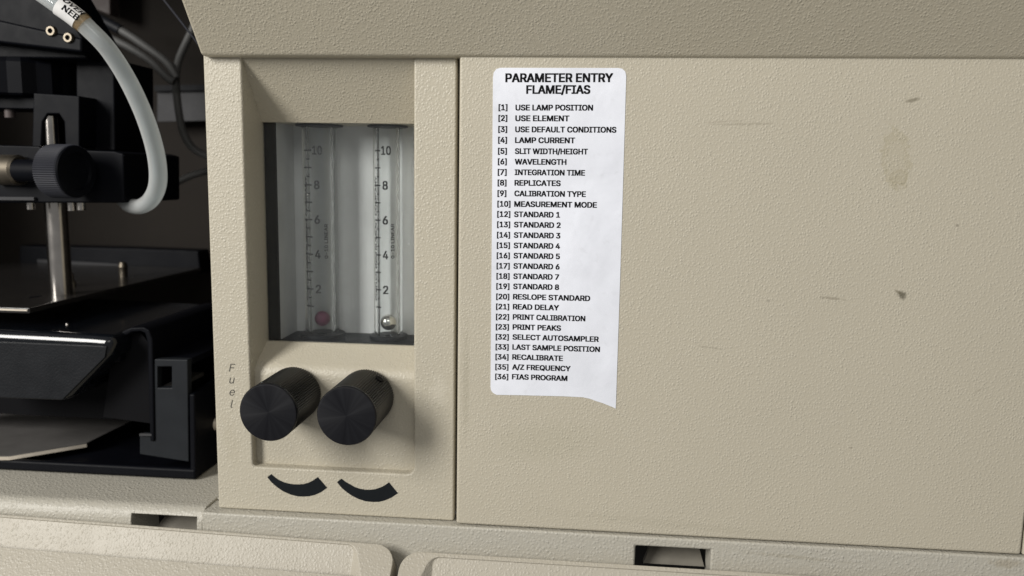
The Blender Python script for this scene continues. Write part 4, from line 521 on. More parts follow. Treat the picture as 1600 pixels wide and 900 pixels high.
# knob face: turned black face with radial sheen streaks put into colour and roughness
M_face = mat('turned_knob_face', (0.014, 0.015, 0.018), 0.45, 0.0, 0.22)
nt = M_face.node_tree
tc = nt.nodes.new('ShaderNodeTexCoord')
spx = nt.nodes.new('ShaderNodeSeparateXYZ'); nt.links.new(tc.outputs['Object'], spx.inputs[0])
ang = mathn(nt, 'ARCTAN2', spx.outputs[2], spx.outputs[0])
cmb = nt.nodes.new('ShaderNodeCombineXYZ'); nt.links.new(mathn(nt, 'MULTIPLY', ang, 1.0), cmb.inputs[0])
st = noise(nt, cmb.outputs[0], 3.2, 3.0)
nt.links.new(mathn(nt, 'ADD', mathn(nt, 'MULTIPLY', st, 0.25), 0.27), nt.nodes['Principled BSDF'].inputs['Roughness'])
nt.links.new(mixc(nt, ramp(nt, st, 0.35, 0.7), (0.006, 0.006, 0.008), (0.011, 0.0115, 0.014)), nt.nodes['Principled BSDF'].inputs['Base Color'])
tg = nt.nodes.new('ShaderNodeTangent'); tg.direction_type = 'RADIAL'; tg.axis = 'Y'
nt.nodes['Principled BSDF'].inputs['Anisotropic'].default_value = 0.5
nt.links.new(tg.outputs[0], nt.nodes['Principled BSDF'].inputs['Tangent'])

# ------------------------------------------------------------------ the housing
WD = 0.0205                                  # window opening depth
zr = U(345, 802, -0.001).z                   # ridge of the lower rail
XL = U(329, 440, GP).x                       # pillar left edge
XR = U(711.5, 450, GP).x
XI0 = U(387, 440, GP).x                      # recess
XI1 = U(646.5, 440, GP).x
zt = U(500, 60, GP).z
zb_rec = U(520, 735, GP).z
XRIGHT = U(1800, 400, 0).x
XLEFT = U(-720, 700, 0).x
zl = U(700, 89, 0).z                         # hood lip
ZTOP = zl + 0.075

house = thing('spectrometer_housing', (XL, 0.03, zr - 0.03), 'beige grained plastic instrument housing with overhanging hood and a recessed flow gauge panel', 'instrument housing')

# hood, leaning out towards the viewer above the panels
a = U(283, 0, 0); lipx = U(315, 88, 0).x
best = min((abs(U(283, 0, -0.0002 * i).x - lipx), -0.0002 * i) for i in range(200))[1]
zh = U(283, 0, best).z
sl = best / (zh - zl)                        # out per metre up
hp = [(0.022, zl), (-0.0008, zl), (sl * 0.065 - 0.0008, zl + 0.065), (sl * 0.065 + 0.02, zl + 0.078), (0.022, zl + 0.078)]
hood = part('hood', MB().prism(hp, lipx, XRIGHT, 'x'), M_hood, house, bevel=0.0014, seg=4)

# gauge panel: two pillars and a sill as one frame
rr = 0.003
outl = [(XL, zr + 0.0002), (XR, zr + 0.0002), (XR, zt), (XI1, zt)]
outl += arc(XI1 - rr, zb_rec + rr, rr, 0, -90, 5) + arc(XI0 + 0.0012, zb_rec + 0.0012, 0.0012, 270, 180, 3) + [(XI0, zt)] + [(XL, zt)]
panel = part('gauge_panel', MB().prism(outl, GP, 0.045), M_body, house, bevel=0.0009, seg=3)
# sloping ceiling of the recess
zw1 = U(530, 192, WD).z
slope = [(GP + 0.001, zl - 0.0005), (GP + 0.001, zt), (0.044, zt), (0.044, zw1), (WD, zw1)]
part('recess_ceiling', MB().prism(slope, XI0 - 0.002, XI1 + 0.002, 'x'), M_hood, house)
# knob plate curving back to the window sill
KP = GP + 0.0042
zw0 = U(530, 537, WD).z
z1 = U(530, 585, KP).z
kp = [(KP, zb_rec - 0.001), (KP, z1 - 0.002)]
for i in range(1, 9):
    t = math.radians(90 * i / 9 * 0.72)
    kp.append((KP + 0.0062 * (1 - math.cos(t)), z1 - 0.002 + 0.0062 * math.sin(t)))
kp += [(WD, zw0), (0.044, zw0), (0.044, zb_rec - 0.001)]
part('knob_plate', MB().prism(kp, XI0 - 0.002, XI1 + 0.002, 'x'), M_body, house, sharp=25)
# right pillar's edge beside the door gap hides a dark channel
part('gap_channel', MB().box(XR - 0.001, U(722, 450, 0).x + 0.004, 0.012, 0.014, zr + 0.001, zt), M_inside, house)

# lower rail with a slot
XS = U(316, 800, 0).x
SH = 0.10
def zz(px, py, d=-0.001): return U(px, py, d).z
rail = MB().prism([(XS, zr - 0.045), (XRIGHT, zr - 0.045), (XRIGHT, zr), (XS, zr)], -0.0012, 0.012)
s0, s1 = U(993, 852, -0.001), U(1111, 858, -0.001)
cutr = MB().box(s0.x, s1.x, -0.02, 0.05, zr - 0.06, s0.z - 0.0002)
lower = part('lower_rail', rail, M_rail, house, bevel=0.0009, seg=3, cut=cutr)
def tongue(xa, xb, ztop, parent):
    # shade-coloured pocket behind a slot, with a sloping beige tongue darkened to match
    part('slot_pocket', MB().box(xa - 0.004, xb + 0.004, 0.024, 0.026, ztop - 0.03, ztop + 0.002), M_inside, parent)
    part('slot_roof', MB().box(xa - 0.004, xb + 0.004, 0.0125, 0.024, ztop + 0.0005, ztop + 0.002), M_inside, parent)
    wdt = xb - xa
    tg_ = MB().prism([(xa + wdt * 0.14, ztop - 0.0112), (xb - wdt * 0.03, ztop - 0.0112), (xb - wdt * 0.13, ztop - 0.0012), (xa + wdt * 0.36, ztop - 0.0012)], 0.0075, 0.0105)
    for v in tg_.bm.verts:
        if v.co.z > ztop - 0.005: v.co.y += 0.0120
    part('slot_tongue', tg_, M_tongue, parent)
tongue(s0.x, s1.x, s0.z, lower)

# left base: floor of the open chamber with a rounded front and a slot
zf = zr - 0.0008
BW = 0.21
base = MB().prism([(-0.0012, zf - 0.045), (0.02, zf - 0.045), (0.02, zf - 0.01), (BW, zf - 0.01), (BW, zf + 0.0015), (0.006, zf + 0.0015)] + arc(0.0042, zf - 0.0039, 0.0054, 90, 180, 6), XLEFT, XS + 0.0004, 'x')
q0, q1 = U(205, 803, -0.001), U(307, 808, -0.001)
cutl = MB().box(q0.x, q1.x, -0.02, 0.0235, zf - 0.06, q0.z)
floor = part('chamber_floor', base, M_rail, house, bevel=0.0004, seg=2, cut=cutl, angle=50)
tongue(q0.x, q1.x, q0.z, floor)
part('floor_end', MB().box(XS + 0.0004, XL + 0.012, 0.0125, BW, zf - 0.01, zf + 0.0014), M_rail, floor)
# walls of the chamber
part('chamber_back', MB().box(XLEFT, XL + 0.05, BW, BW + 0.003, zf - 0.01, ZTOP + 0.04), M_back, house)
part('chamber_side', MB().box(XL + 0.012, XL + 0.015, 0.0452, BW - 0.0005, zf + 0.002, ZTOP + 0.04), M_back, house)
part('chamber_left_side', MB().box(XLEFT - 0.003, XLEFT - 0.0005, 0.0, BW - 0.0005, zf + 0.002, ZTOP + 0.04), M_back, house)
part('chamber_roof', MB().box(XLEFT - 0.003, XL + 0.05, 0.03, BW + 0.003, ZTOP + 0.0405, ZTOP + 0.043), M_back, house)

# window box behind the opening: pale walls, black floor, black bar, clear pane
BD0, BD1 = WD + 0.003, WD + 0.022
xb0 = U(436, 380, BD0).x
xb1 = XI1 + 0.004
zc0, zc1 = U(500, 536, WD).z, U(500, 186, BD0).z
wb = MB()
wb.box(xb0 - 0.0015, xb1 + 0.01, BD1, BD1 + 0.0015, zc0 - 0.004, zc1 + 0.004)
wb.box(xb0 - 0.0015, xb0, BD0 + 0.0002, BD1 - 0.0002, zc0 - 0.004, zc1 + 0.004)
wb.box(xb0, xb1 + 0.01, BD0 + 0.0002, BD1 - 0.0002, zc1, zc1 + 0.002)
box = part('gauge_box', wb, M_box, house)
part('box_floor', MB().box(xb0 - 0.0018, xb1 + 0.01, BD0 - 0.001, BD1 - 0.0002, zc0 - 0.003, zc0 + 0.0004), M_cap, box)
part('window_bar', MB().box(U(418.5, 380, BD0).x - 0.0002, xb0 - 0.0002, BD0 - 0.001, BD0 + 0.004, zc0 - 0.003, zc1 + 0.003), M_cap, house, label='black vertical bar down the left of the gauge window', bevel=0.0003)
part('window_pane', MB().box(U(419, 380, BD0).x, XI1 + 0.003, BD0 - 0.0024, BD0 - 0.0014, zc0 - 0.002, zc1 + 0.002), M_pane, house)

# printed marks on the gauge panel
def flat(pts, d, thick=0.00012):
    q = xz(pts, d)
    return MB().prism(q, d - thick, d + 0.0003)
arc1 = [(417.7, 745.3), (424.5, 753.8), (432.6, 760.8), (443, 767.8), (454.4, 772.7), (464, 775.2), (473, 775.8), (483, 775.3), (491.7, 773.3), (502, 768.6), (511.3, 762), (496.7, 745.3), (489.5, 750.3), (482.4, 754), (474.5, 756.2), (466.9, 756.8), (459, 756.6), (451.3, 755.5), (444, 753.5), (437.3, 750.6), (430.5, 746.2), (424.2, 740.6)]
arc2 = [(526.6, 753), (533.5, 761.8), (541.5, 768.6), (550.5, 774.8), (560.2, 779.5), (571, 783), (582, 784.2), (592, 784), (600.6, 782), (611.5, 777.4), (621.8, 770.5), (607.8, 753.4), (601.5, 758), (594.4, 761.5), (586.5, 764.2), (578.8, 765.2), (570, 765), (561.7, 763.3), (554.5, 760.9), (547.7, 757), (540.5, 753), (533.7, 747.8)]
part('dial_arc', flat(arc1, GP), M_arc, panel, label='black tapered arc printed under the left knob')
part('dial_arc', flat(arc2, GP), M_arc, panel, label='black tapered arc printed under the right knob')
fu = MB()
for ch, px, py in (('F', 357.5, 580.5), ('u', 358.2, 599), ('e', 358.6, 618), ('l', 360.2, 637)):
    o = U(px, py, GP - 0.00008)
    text_mb(ch, lambda x, y, o=o: o + Vector((x, 0, y)), thin=True, shear=0.25, mb=fu, height=13.5 * pxm(0))
part('lettering', fu, M_thinink, panel, label='thin italic word Fuel printed downwards, one letter per line')

# ------------------------------------------------------------------ the door panel on the right
zd0, zd1 = U(715, 819, 0).z, zl + 0.012
xd0, xd1 = U(718, 88, 0).x, U(1597, 855, 0).x
door = thing('access_panel', (xd0, 0, zd0), 'large plain beige access panel with small stains, carrying the white sticker', 'panel')
part('panel_sheet', MB().box(xd0, xd1, 0.0, 0.010, zd0, zd1), M_door, door, bevel=0.0011, seg=4)
# the fixed frame to its right
part('frame_strip', MB().box(xd1 + 0.0006, XRIGHT, 0.0002, 0.012, zr + 0.0003, zl + 0.01), M_body, house, bevel=0.0008)
part('door_backing', MB().box(xd0 - 0.001, XRIGHT, 0.0122, 0.014, zr + 0.0003, zl + 0.01), M_inside, house)

# ------------------------------------------------------------------ the sticker
TILT = 0.0065
stk = thing('instruction_sticker', U(770, 617, 0), 'white paper sticker listing numbered parameter entries in black capitals, torn lower edge', 'sticker')
so = [(770.3, 121), (771.5, 113.5), (775.5, 108), (782, 106), (966, 106.3), (972.5, 107.6), (977, 112), (978.4, 119), (973.7, 280), (968.8, 440), (962.7, 622), (962, 638.3), (956.5, 635.6), (950.7, 633.3), (941, 629.5), (932, 626.7), (922, 623), (910.7, 620.5), (880, 619), (850, 618.2), (812, 617.3), (776, 616.8), (770, 613.4), (767.3, 609.5), (766.5, 604), (768.6, 360)]
q = xz(so, 0)
part('paper', MB().prism(q, -0.00018, 0.0004), M_paper, stk)
def line(name, items, lab=None, heavy=2.6):
    mb = MB()
    for text, x0, x1, yc, cap, bold in items:
        a = U(x0, yc + cap / 2, 0); b = U(x1, yc + cap / 2 + (x1 - x0) * ((yc - 43) / (x0 + 13389) - TILT), 0)
        wd = (b - a).length
        dx = (b - a).normalized()
        up = Vector((-dx.z, 0, dx.x))
        text_mb(text, lambda x, y, a=a, dx=dx, up=up: Vector((a.x, -0.00022, a.z)) + dx * x + up * y, mb=mb, width=wd, height=cap * pxm(0), heavy=heavy)
    return part(name, mb, M_inkshade, stk, label=lab)
line('heading', [('PARAMETER ENTRY', 790.5, 957, 122, 13.4, 0.022)], 'bold heading PARAMETER ENTRY')
line('heading', [('FLAME/FIAS', 823, 921.5, 140.3, 13.0, 0.022)], 'bold heading FLAME/FIAS')
rows = [(1, 'USE LAMP POSITION', 168, 926), (2, 'USE ELEMENT', 184.7, 889), (3, 'USE DEFAULT CONDITIONS', 202, 962.5), (4, 'LAMP CURRENT', 218.8, 898), (5, 'SLIT WIDTH/HEIGHT', 236, 918), (6, 'WAVELENGTH', 252.4, 884.5), (7, 'INTEGRATION TIME', 268.9, 913.5), (8, 'REPLICATES', 285.4, 875.5), (9, 'CALIBRATION TYPE', 301.9, 914.7), (10, 'MEASUREMENT MODE', 318.4, 932), (12, 'STANDARD 1', 334.4, 874.5), (13, 'STANDARD 2', 350.5, 875.5), (14, 'STANDARD 3', 366.8, 875), (15, 'STANDARD 4', 383, 874.5), (16, 'STANDARD 5', 398.9, 874.3), (17, 'STANDARD 6', 415, 873.8), (18, 'STANDARD 7', 431, 873), (19, 'STANDARD 8', 446.8, 873), (20, 'RESLOPE STANDARD', 463, 921.5), (21, 'READ DELAY', 478.6, 873), (22, 'PRINT CALIBRATION', 494.5, 914), (23, 'PRINT PEAKS', 510.2, 876), (32, 'SELECT AUTOSAMPLER', 525.8, 935), (33, 'LAST SAMPLE POSITION', 541.4, 936.8), (34, 'RECALIBRATE', 557, 879), (35, 'A/Z FREQUENCY', 572.6, 891), (36, 'FIAS PROGRAM', 587.8, 886)]
for k, t, y, x1 in rows:
    s = (y - 168) / (588 - 168)
    bx = 779.5 - 5.3 * s
    line('list_entry', [('[%d]' % k, bx, bx + (13 if k < 10 else 19.6), y, 8.9, 0.02), (t, 806 - 5.5 * s, x1, y + 0.3, 8.8, 0.022)], 'entry [%d] %s' % (k, t))

# ------------------------------------------------------------------ the two knobs
def knob(fx, fy, r_px, label, extra):
    L = 0.0285
    yf = KP - L
    c = U(fx, fy, yf)
    r = r_px * pxm(yf)
    k = thing('control_knob', (c.x, KP, c.z), label, 'knob', 'black control knobs under the gauge window')
    part('grip', MB().lathe([(r * 0.985, L - 0.0016), (r, L - 0.0024), (r, 0.0015), (r * 0.97, 0.0002), (0, 0.0002)], (c.x, KP, c.z), (0, -1, 0), n=144, flute=1, depth=0.0005), M_knob, k, sharp=4)
    f = part('face_cap', MB().lathe([(r * 0.985, L - 0.0018), (r * 1.003, L - 0.0015), (r * 1.003, L - 0.0006), (r * 0.975, L - 0.0001), (r * 0.94, L), (0, L - 0.0004)], (c.x, KP, c.z), (0, -1, 0), n=96), M_face, k, sharp=20)
    if extra:
        t = math.radians(38)
        p = Vector((c.x + math.sin(t) * (r - 0.0004), KP - 0.0068, c.z + math.cos(t) * (r - 0.0004)))
        part('set_screw_hole', MB().lathe([(0.0017, -0.0003), (0.0017, 0.0006), (0, 0.0006)], p, (math.sin(t), 0, math.cos(t)), n=20), M_inkshade, k)
    return k
knob(418.5, 645, 49.4, 'round black knob beside the printed word Fuel, ridged sides and plain face', False)
knob(541, 650.5, 50.3, 'round black knob showing a small set screw hole on its ridged side', True)

# ------------------------------------------------------------------ the flow tubes in the window
def flow_tube(cx, rpx, label, floatpx, fmat, fr, fname, left, ydig, ink):
    d = BD0 + 0.0105
    r = rpx * pxm(d)
    top, bot = U(cx, 197, d), U(cx, 527, d)
    X, z0, z1 = U(cx, 360, d).x, zc0 + 0.0006, zc1 - 0.0002
    g = thing('flow_tube', (X, d, z0), label, 'flow tube', 'glass flow tubes behind the window')
    ri = r * 0.62
    part('glass_wall', MB().lathe([(r, z0 + 0.001), (r, z1 - 0.001), (ri, z1 - 0.001), (ri, z0 + 0.001)], (X, d, 0), (0, 0, 1), n=48, closed=True), M_glass, g)
    part('base_ring', MB().lathe([(ri * 0.5, z0), (r * 1.32, z0), (r * 1.32, z0 + 0.0012), (r * 1.05, z0 + 0.0016), (ri * 0.5, z0 + 0.0009)], (X, d, 0), (0, 0, 1), n=40, closed=True), M_cap, g)
    part('top_cap', MB().lathe([(0, z1), (r * 1.36, z1), (r * 1.36, z1 - 0.0022), (r * 1.02, z1 - 0.0024), (0, z1 - 0.002)], (X, d, 0), (0, 0, 1), n=40), M_cap, g)
    def on(x0px, z):
        rho = r * 1.012
        def f(x, y):
            t = ((x0px - cx) * pxm(d) + x) / rho
            return Vector((X + rho * math.sin(t), d - rho * math.cos(t), z + y))
        return f
    def zpx(py): return U(cx, py, d - r).z
    ticks, nums = MB(), MB()
    n = 19
    y10, y2 = ydig
    for i in range(0, n + 1):
        v = 10 - i * 0.5
        if v < 0.9: continue
        z = zpx(y10 + (y2 - y10) * (10 - v) / 8)
        x1 = left[1]; x0 = left[0] if i % 2 == 0 else left[0] + (left[1] - left[0]) * 0.38
        x1 = x1 if i % 2 == 0 else x1 - (left[1] - left[0]) * 0.22
        f = on(x0, z)
        W = (x1 - x0) * pxm(d)
        hgt = 2.1 * pxm(d)
        for s in range(5):
            a_, b_ = W * s / 5, W * (s + 1) / 5
            vs = [ticks.bm.verts.new(f(*q_)) for q_ in ((a_, -hgt / 2), (b_, -hgt / 2), (b_, hgt / 2), (a_, hgt / 2))]
            ticks.bm.faces.new(vs)
    for v in (10, 8, 6, 4, 2):
        z = zpx(y10 + (y2 - y10) * (10 - v) / 8) - 6.5 * pxm(d)
        f = on(left[2] - (2 if v == 10 else 0), z)
        text_mb(str(v), f, mb=nums, height=13.5 * pxm(d), width=(14.5 if v == 10 else 7.5) * pxm(d))
    part('scale_ticks', ticks, ink, g)
    part('scale_numerals', nums, ink, g)
    side = MB()
    f0 = on(left[3], zpx(404))
    text_mb('0-10 LINEAR', lambda x, y: f0(-y, x), mb=side, height=5.6 * pxm(d), width=54 * pxm(d))
    f1 = on(left[4], zpx(470))
    text_mb('PORTER INSTRUMENT COMPANY', lambda x, y: f1(-y, x), mb=side, height=4.6 * pxm(d), width=195 * pxm(d))
    part('side_lettering', side, ink, g)
    c = U(cx + floatpx[0], floatpx[1], d)
    part(fname, MB().sphere(Vector((X, d, c.z)), fr * pxm(d)), fmat, g)
flow_tube(501.5, 27, 'clear glass flow tube holding a purple red ball, left behind the window', (0, 497), M_red, 12.5, 'float_ball', (481, 497, 501, 521, 487), (235, 452), M_hazedink)
flow_tube(606.5, 23, 'clear glass flow tube holding a shiny steel ball, right behind the window', (0, 503), M_ball, 13, 'float_ball', (589, 600, 604, 622, 592), (235.5, 453.5), M_scaleink)

# ------------------------------------------------------------------ the console covers along the bottom
def cover(x0, x1, corner, tilt, pock, label):
    c = U(*corner, -0.006)
    cv = thing('console_cover', c, label, 'cover', 'console covers along the bottom edge')
    r = 0.0075
    Lx = x1 - x0
    H = 0.06
    o = [(x0, -H), (x1, -H)] + arc(x1 - r, -r, r, 0, 90, 6) + arc(x0 + r, -r, r, 90, 180, 6)
    mb = MB().prism(o, -0.0, 0.012)                     # x, z local; y thickness
    p0, p1, pt, rp = pock
    po = [(p0, -H - 0.01), (p1, -H - 0.01)] + arc(p1 - rp, pt - rp, rp, 0, 90, 5) + arc(p0 + rp, pt - rp, rp, 90, 180, 5)
    ct = MB().prism(po, -0.0022, 0.0022)                # pocket with flared sides, running deeper towards the viewer
    xm = (p0 + p1) / 2
    for v in ct.bm.verts:
        k = 0.0052 * (v.co.y - 0.0022) / 0.0044
        v.co.x += -k if v.co.x > xm else k
    ct.xform(Matrix.Translation((0, 0, pt)) @ Matrix.Rotation(math.radians(18), 4, 'X') @ Matrix.Translation((0, -0.0015, -pt)))
    M = Matrix.Translation(c) @ Matrix.Rotation(tilt, 4, 'Y') @ Matrix.Rotation(math.radians(-48), 4, 'X')
    mb.xform(M); ct.xform(M)
    part('cover_shell', mb, M_cover, cv, bevel=0.0016, seg=5, cut=ct)
    return cv
e1 = U(619, 853, -0.006).x
cover(-0.19, 0.0, (619, 852), 0.022, (-0.17, -0.0165, -0.0012, 0.003), 'beige console cover with rounded right end, at the lower left')
cover(0.0, 0.30, (628, 860), 0.004, (0.0125, 0.28, -0.0018, 0.003), 'beige console cover with rounded left end, under the large panel')

# ------------------------------------------------------------------ inside the chamber
Zf = zf + 0.0015
# hose with its paper tag
hp_ = [U(60, -14, 0.004), U(93, 9, 0.004), U(109, 19.8, 0.0048), U(124, 31.5, 0.0057), U(137, 43.5, 0.0066), U(168, 76, 0.009), U(199, 124, 0.014), U(226, 182, 0.02), U(243, 238, 0.027), U(247, 282, 0.033), U(238, 309, 0.039), U(221, 322, 0.046), U(203, 321, 0.055), U(192, 312, 0.068)]
hrad = [14.5 * pxm(0.005)] * 4 + [14.3 * pxm(.007), 14 * pxm(.01), 14 * pxm(.015), 14 * pxm(.02), 14 * pxm(.027), 14 * pxm(.033), 13.5 * pxm(.039), 12.5 * pxm(.046), 12 * pxm(.055), 11.5 * pxm(.068)]
hose = thing('plastic_hose', hp_[0], 'curved milky clear plastic hose with a handwritten white tag, hanging in the dark opening', 'hose')
part('hose_wall', MB().tube(hp_, hrad, n=28, sub=10, caps=False), M_hose, hose)
part('hose_bore', MB().tube(hp_, [r * 0.62 for r in hrad], n=24, sub=10, caps=False), M_bore, hose)
ta, tb = U(93, 9, 0.004), U(124, 31.5, 0.0057)
tr_ = 16.0 * pxm(0.005)
mid = U(109, 19.8, 0.0048)
tag = part('paper_tag', MB().tube([ta, mid, tb], tr_, n=36, sub=5, caps=False), M_tag, hose)
part('glue_stain', MB().tube([U(124, 31.5, 0.0057), U(128, 34.8, 0.0059), U(132, 38.4, 0.0062)], tr_ * 0.99, n=30, sub=5, caps=False), M_stain, hose)
lt = MB()
axd = (tb - ta).normalized()
vw = (ta - CAM).normalized()
nrm0 = (-vw - axd * (-vw).dot(axd)).normalized()
perp = axd.cross(nrm0) * -1
if perp.dot(Vector((0, 0, 1))) < 0: perp = -perp
def ontag(a0, b0):
    R_ = tr_ * 1.02
    def f(x, y):
        t = (b0 + y) / R_
        s = a0 + x
        Ltot = (tb - ta).length
        bow = mid - (ta + tb) / 2
        k = 4 * max(0, min(1, s / Ltot)) * (1 - max(0, min(1, s / Ltot)))
        return ta + axd * s + bow * k + nrm0 * (R_ * math.cos(t)) + perp * (R_ * math.sin(t))
    return f
pm = pxm(0.005)
text_mb('NEB', ontag(11 * pm, -3.5 * pm), mb=lt, height=9.5 * pm, width=27 * pm)
text_mb('OVER', ontag(4 * pm, 9.0 * pm), shear=0.2, mb=lt, height=9 * pm, width=35 * pm)
part('lettering', lt, M_inkshade, tag, label='black handwritten capitals')

# upper burner stand
st_ = thing('burner_stand', UZ(96, 458, U(0, 474, 0.035).z), 'black clamp assembly on a steel post with a knurled grey knob', 'burner stand')
zp = U(0, 474, 0.035).z
pb = UZ(96, 460, zp)
rp = 17.5 * pxm(pb.y)
ptop = U(94, 300, pb.y).z
part('post', MB().lathe([(0, zp), (rp, zp), (rp, ptop), (0, ptop)], (pb.x, pb.y, 0), (0, 0, 1), n=40), M_steel, st_)
dA = pb.y - 0.020
part('arm_block', MB().prism(xz([(-90, 224), (60, 228), (66, 232), (178, 236), (193, 240), (194, 317), (-90, 317)], dA), dA, dA + 0.05), M_black, st_, bevel=0.0008)
part('arm_strip', MB().prism(xz([(-60, 307), (54, 308), (54, 313), (-60, 312)], dA - 0.001), dA - 0.0015, dA + 0.0005), M_greypanel, st_)
part('upper_rod', MB().lathe([(0, 0), (10 * pxm(pb.y), 0), (10 * pxm(pb.y), 0.017), (0, 0.017)], U(82.5, 240, pb.y - 0.004), (0, 0, 1), n=28), M_steel, st_)
part('side_rod', MB().lathe([(0, 0), (8 * pxm(pb.y), 0), (8 * pxm(pb.y), 0.02), (0, 0.02)], U(16, 184, pb.y), (0, 0, 1), n=24), M_pink, st_)
# clamp knob: axis towards the lower right front
kc = U(119, 268, dA - 0.014)
kax = Vector((0.985, -0.17, 0.0)).normalized()
kr = 44 * pxm(kc.y)
ck = part('clamp_knob', MB().lathe([(0, -0.0125), (kr * 0.9, -0.0125), (kr, -0.0115), (kr, -0.0008), (kr * 0.96, 0)], kc, kax, n=150, flute=1, depth=0.0003), M_rim, st_, sharp=20, label='knurled grey clamp knob')
part('knob_face', MB().lathe([(kr * 0.965, -0.0002), (kr * 0.93, 0.0006), (kr * 0.70, 0.0006), (kr * 0.66, -0.0006), (0, -0.0006)], kc, kax, n=64), M_black, ck)
part('knob_shaft', MB().lathe([(0, -0.03), (kr * 0.42, -0.03), (kr * 0.42, -0.0125), (0, -0.0125)], kc, kax, n=32), M_black, st_)
bc = U(30, 266, dA - 0.004)
part('bushing', MB().lathe([(0, -0.012), (25 * pxm(bc.y), -0.012), (25 * pxm(bc.y), 0.0), (22 * pxm(bc.y), 0.001), (15 * pxm(bc.y), 0.001), (15 * pxm(bc.y), -0.002), (0, -0.002)], bc, kax, n=40), M_brass, st_)
for px, py in ((48, 323), (112, 325), (127, 324)):
    part('bolt', MB().lathe([(0, 0), (7 * pxm(dA), 0), (7 * pxm(dA), 0.004), (0, 0.004)], U(px, py, dA + 0.008) - Vector((0, 0, 0.0012)), (0, 0, 1), n=12), M_steel, st_)
# upper blocks
dB = dA - 0.006
part('upper_block', MB().prism(xz([(-90, -60), (60, -60), (130, 62), (136, 92), (-90, 90)], dB + 0.02), dB + 0.02, dB + 0.05), M_black, st_, bevel=0.001)
part('slanted_rail', MB().prism(xz([(-60, 18), (128, 60), (128, 82), (-60, 60)], dB + 0.012), dB + 0.012, dB + 0.0198), M_black, st_, bevel=0.0012)
for px, py in ((80, 48.5), (107, 59)):
    p = U(px, py, dB + 0.0115)
    s = part('screw', MB().lathe([(8.5 * pxm(p.y), 0), (8.5 * pxm(p.y), 0.0012), (7 * pxm(p.y), 0.002), (4.2 * pxm(p.y), 0.002), (3.8 * pxm(p.y), 0.0006), (0, 0.0006)], p + Vector((0, 0.0012, 0)), (0, -1, 0), n=24), M_brass, st_)
    part('socket', MB().lathe([(0, 0.0007), (3.6 * pxm(p.y), 0.0007), (3.6 * pxm(p.y), 0.0009), (0, 0.0009)], p + Vector((0, 0.0012, 0)), (0, -1, 0), n=6), M_inkshade, s)
cc = U(40, 120, dB + 0.04)
cr = 92 * pxm(cc.y)
hz0, hz1 = U(40, 148, dB + 0.015).z, U(40, 88, dB + 0.015).z
part('ribbed_collar', MB().lathe([(0, hz0), (cr * 0.96, hz0), (cr, hz0 + 0.001), (cr, hz1 - 0.002), (cr * 0.95, hz1), (0, hz1)], (cc.x, cc.y, 0), (0, 0, 1), n=28, flute=1, depth=0.0016), M_black, st_, sharp=10)
part('lower_block', MB().prism(xz([(52, 145), (124, 150), (124, 230), (102, 230), (100, 190), (92, 178), (74, 178), (66, 190), (64, 230), (50, 230)], pb.y - 0.008), pb.y - 0.008, pb.y + 0.02), M_black, st_, bevel=0.0006)
part('column', MB().prism(xz([(118, 88), (178, 92), (180, 236), (120, 236)], pb.y + 0.005), pb.y + 0.005, pb.y + 0.04), M_black, st_, bevel=0.0008)
part('cross_block', MB().prism(xz([(-90, 148), (124, 152), (124, 172), (-90, 168)], pb.y - 0.004), pb.y - 0.004, pb.y + 0.02), M_black, st_, bevel=0.0006)

# polished dark platform plate the post stands on
pl = thing('platform_plate', UZ(40, 470, zp), 'dark polished platform plate under the steel post, with a bright front edge', 'plate')
p1 = UZ(46, 481, zp)
x1, y1 = p1.x, p1.y
part('plate_top', MB().prism([(XLEFT + 0.01, y1), (x1, y1), (x1, 0.185), (XLEFT + 0.01, 0.185)], zp - 0.0026, zp - 0.00005, 'z'), M_plate, pl, bevel=0.0005)
part('plate_edge', MB().box(XLEFT + 0.012, x1 - 0.0008, y1 - 0.0006, y1 + 0.0002, zp - 0.0014, zp - 0.0007), M_sheetedge, pl)
part('plate_slot', MB().prism([(UZ(45, 466, zp).x, UZ(45, 466, zp).y), (UZ(63, 463.5, zp).x, UZ(63, 463.5, zp).y), (UZ(65, 461.5, zp).x, UZ(65, 461.5, zp).y), (UZ(48, 463, zp).x, UZ(48, 463, zp).y)], zp - 0.0004, zp + 0.0001, 'z'), M_inkshade, pl)
nb = UZ(110, 447, zp)
part('nut', MB().lathe([(0, 0), (9 * pxm(nb.y), 0), (9 * pxm(nb.y), 0.0022), (6 * pxm(nb.y), 0.003), (6 * pxm(nb.y), 0.006), (4.5 * pxm(nb.y), 0.0068), (0, 0.0068)], nb, (0, 0, 1), n=6), M_brass, pl, sharp=25)
nb = UZ(193, 432, zp)
part('locating_pin', MB().lathe([(0, 0), (6.5 * pxm(nb.y), 0), (6.5 * pxm(nb.y), 0.005), (7.5 * pxm(nb.y), 0.0055), (5 * pxm(nb.y), 0.008), (0, 0.0085)], nb, (0, 0, 1), n=24), M_brass, pl)

# dark bar across the back
zb_ = zp
br = thing('rear_bar', U(210, 420, 0.187), 'long black bar lying across the back of the dark opening', 'bar')
part('bar_body', MB().prism(xz([(30, 384), (205, 388), (310, 392), (314, 428), (30, 424)], 0.187), 0.187, 0.202), M_black, br, bevel=0.001)
part('bar_strip', MB().prism(xz([(60, 405), (192, 413), (192, 417.5), (60, 410)], 0.1865), 0.1855, 0.1875), M_greypanel, br)

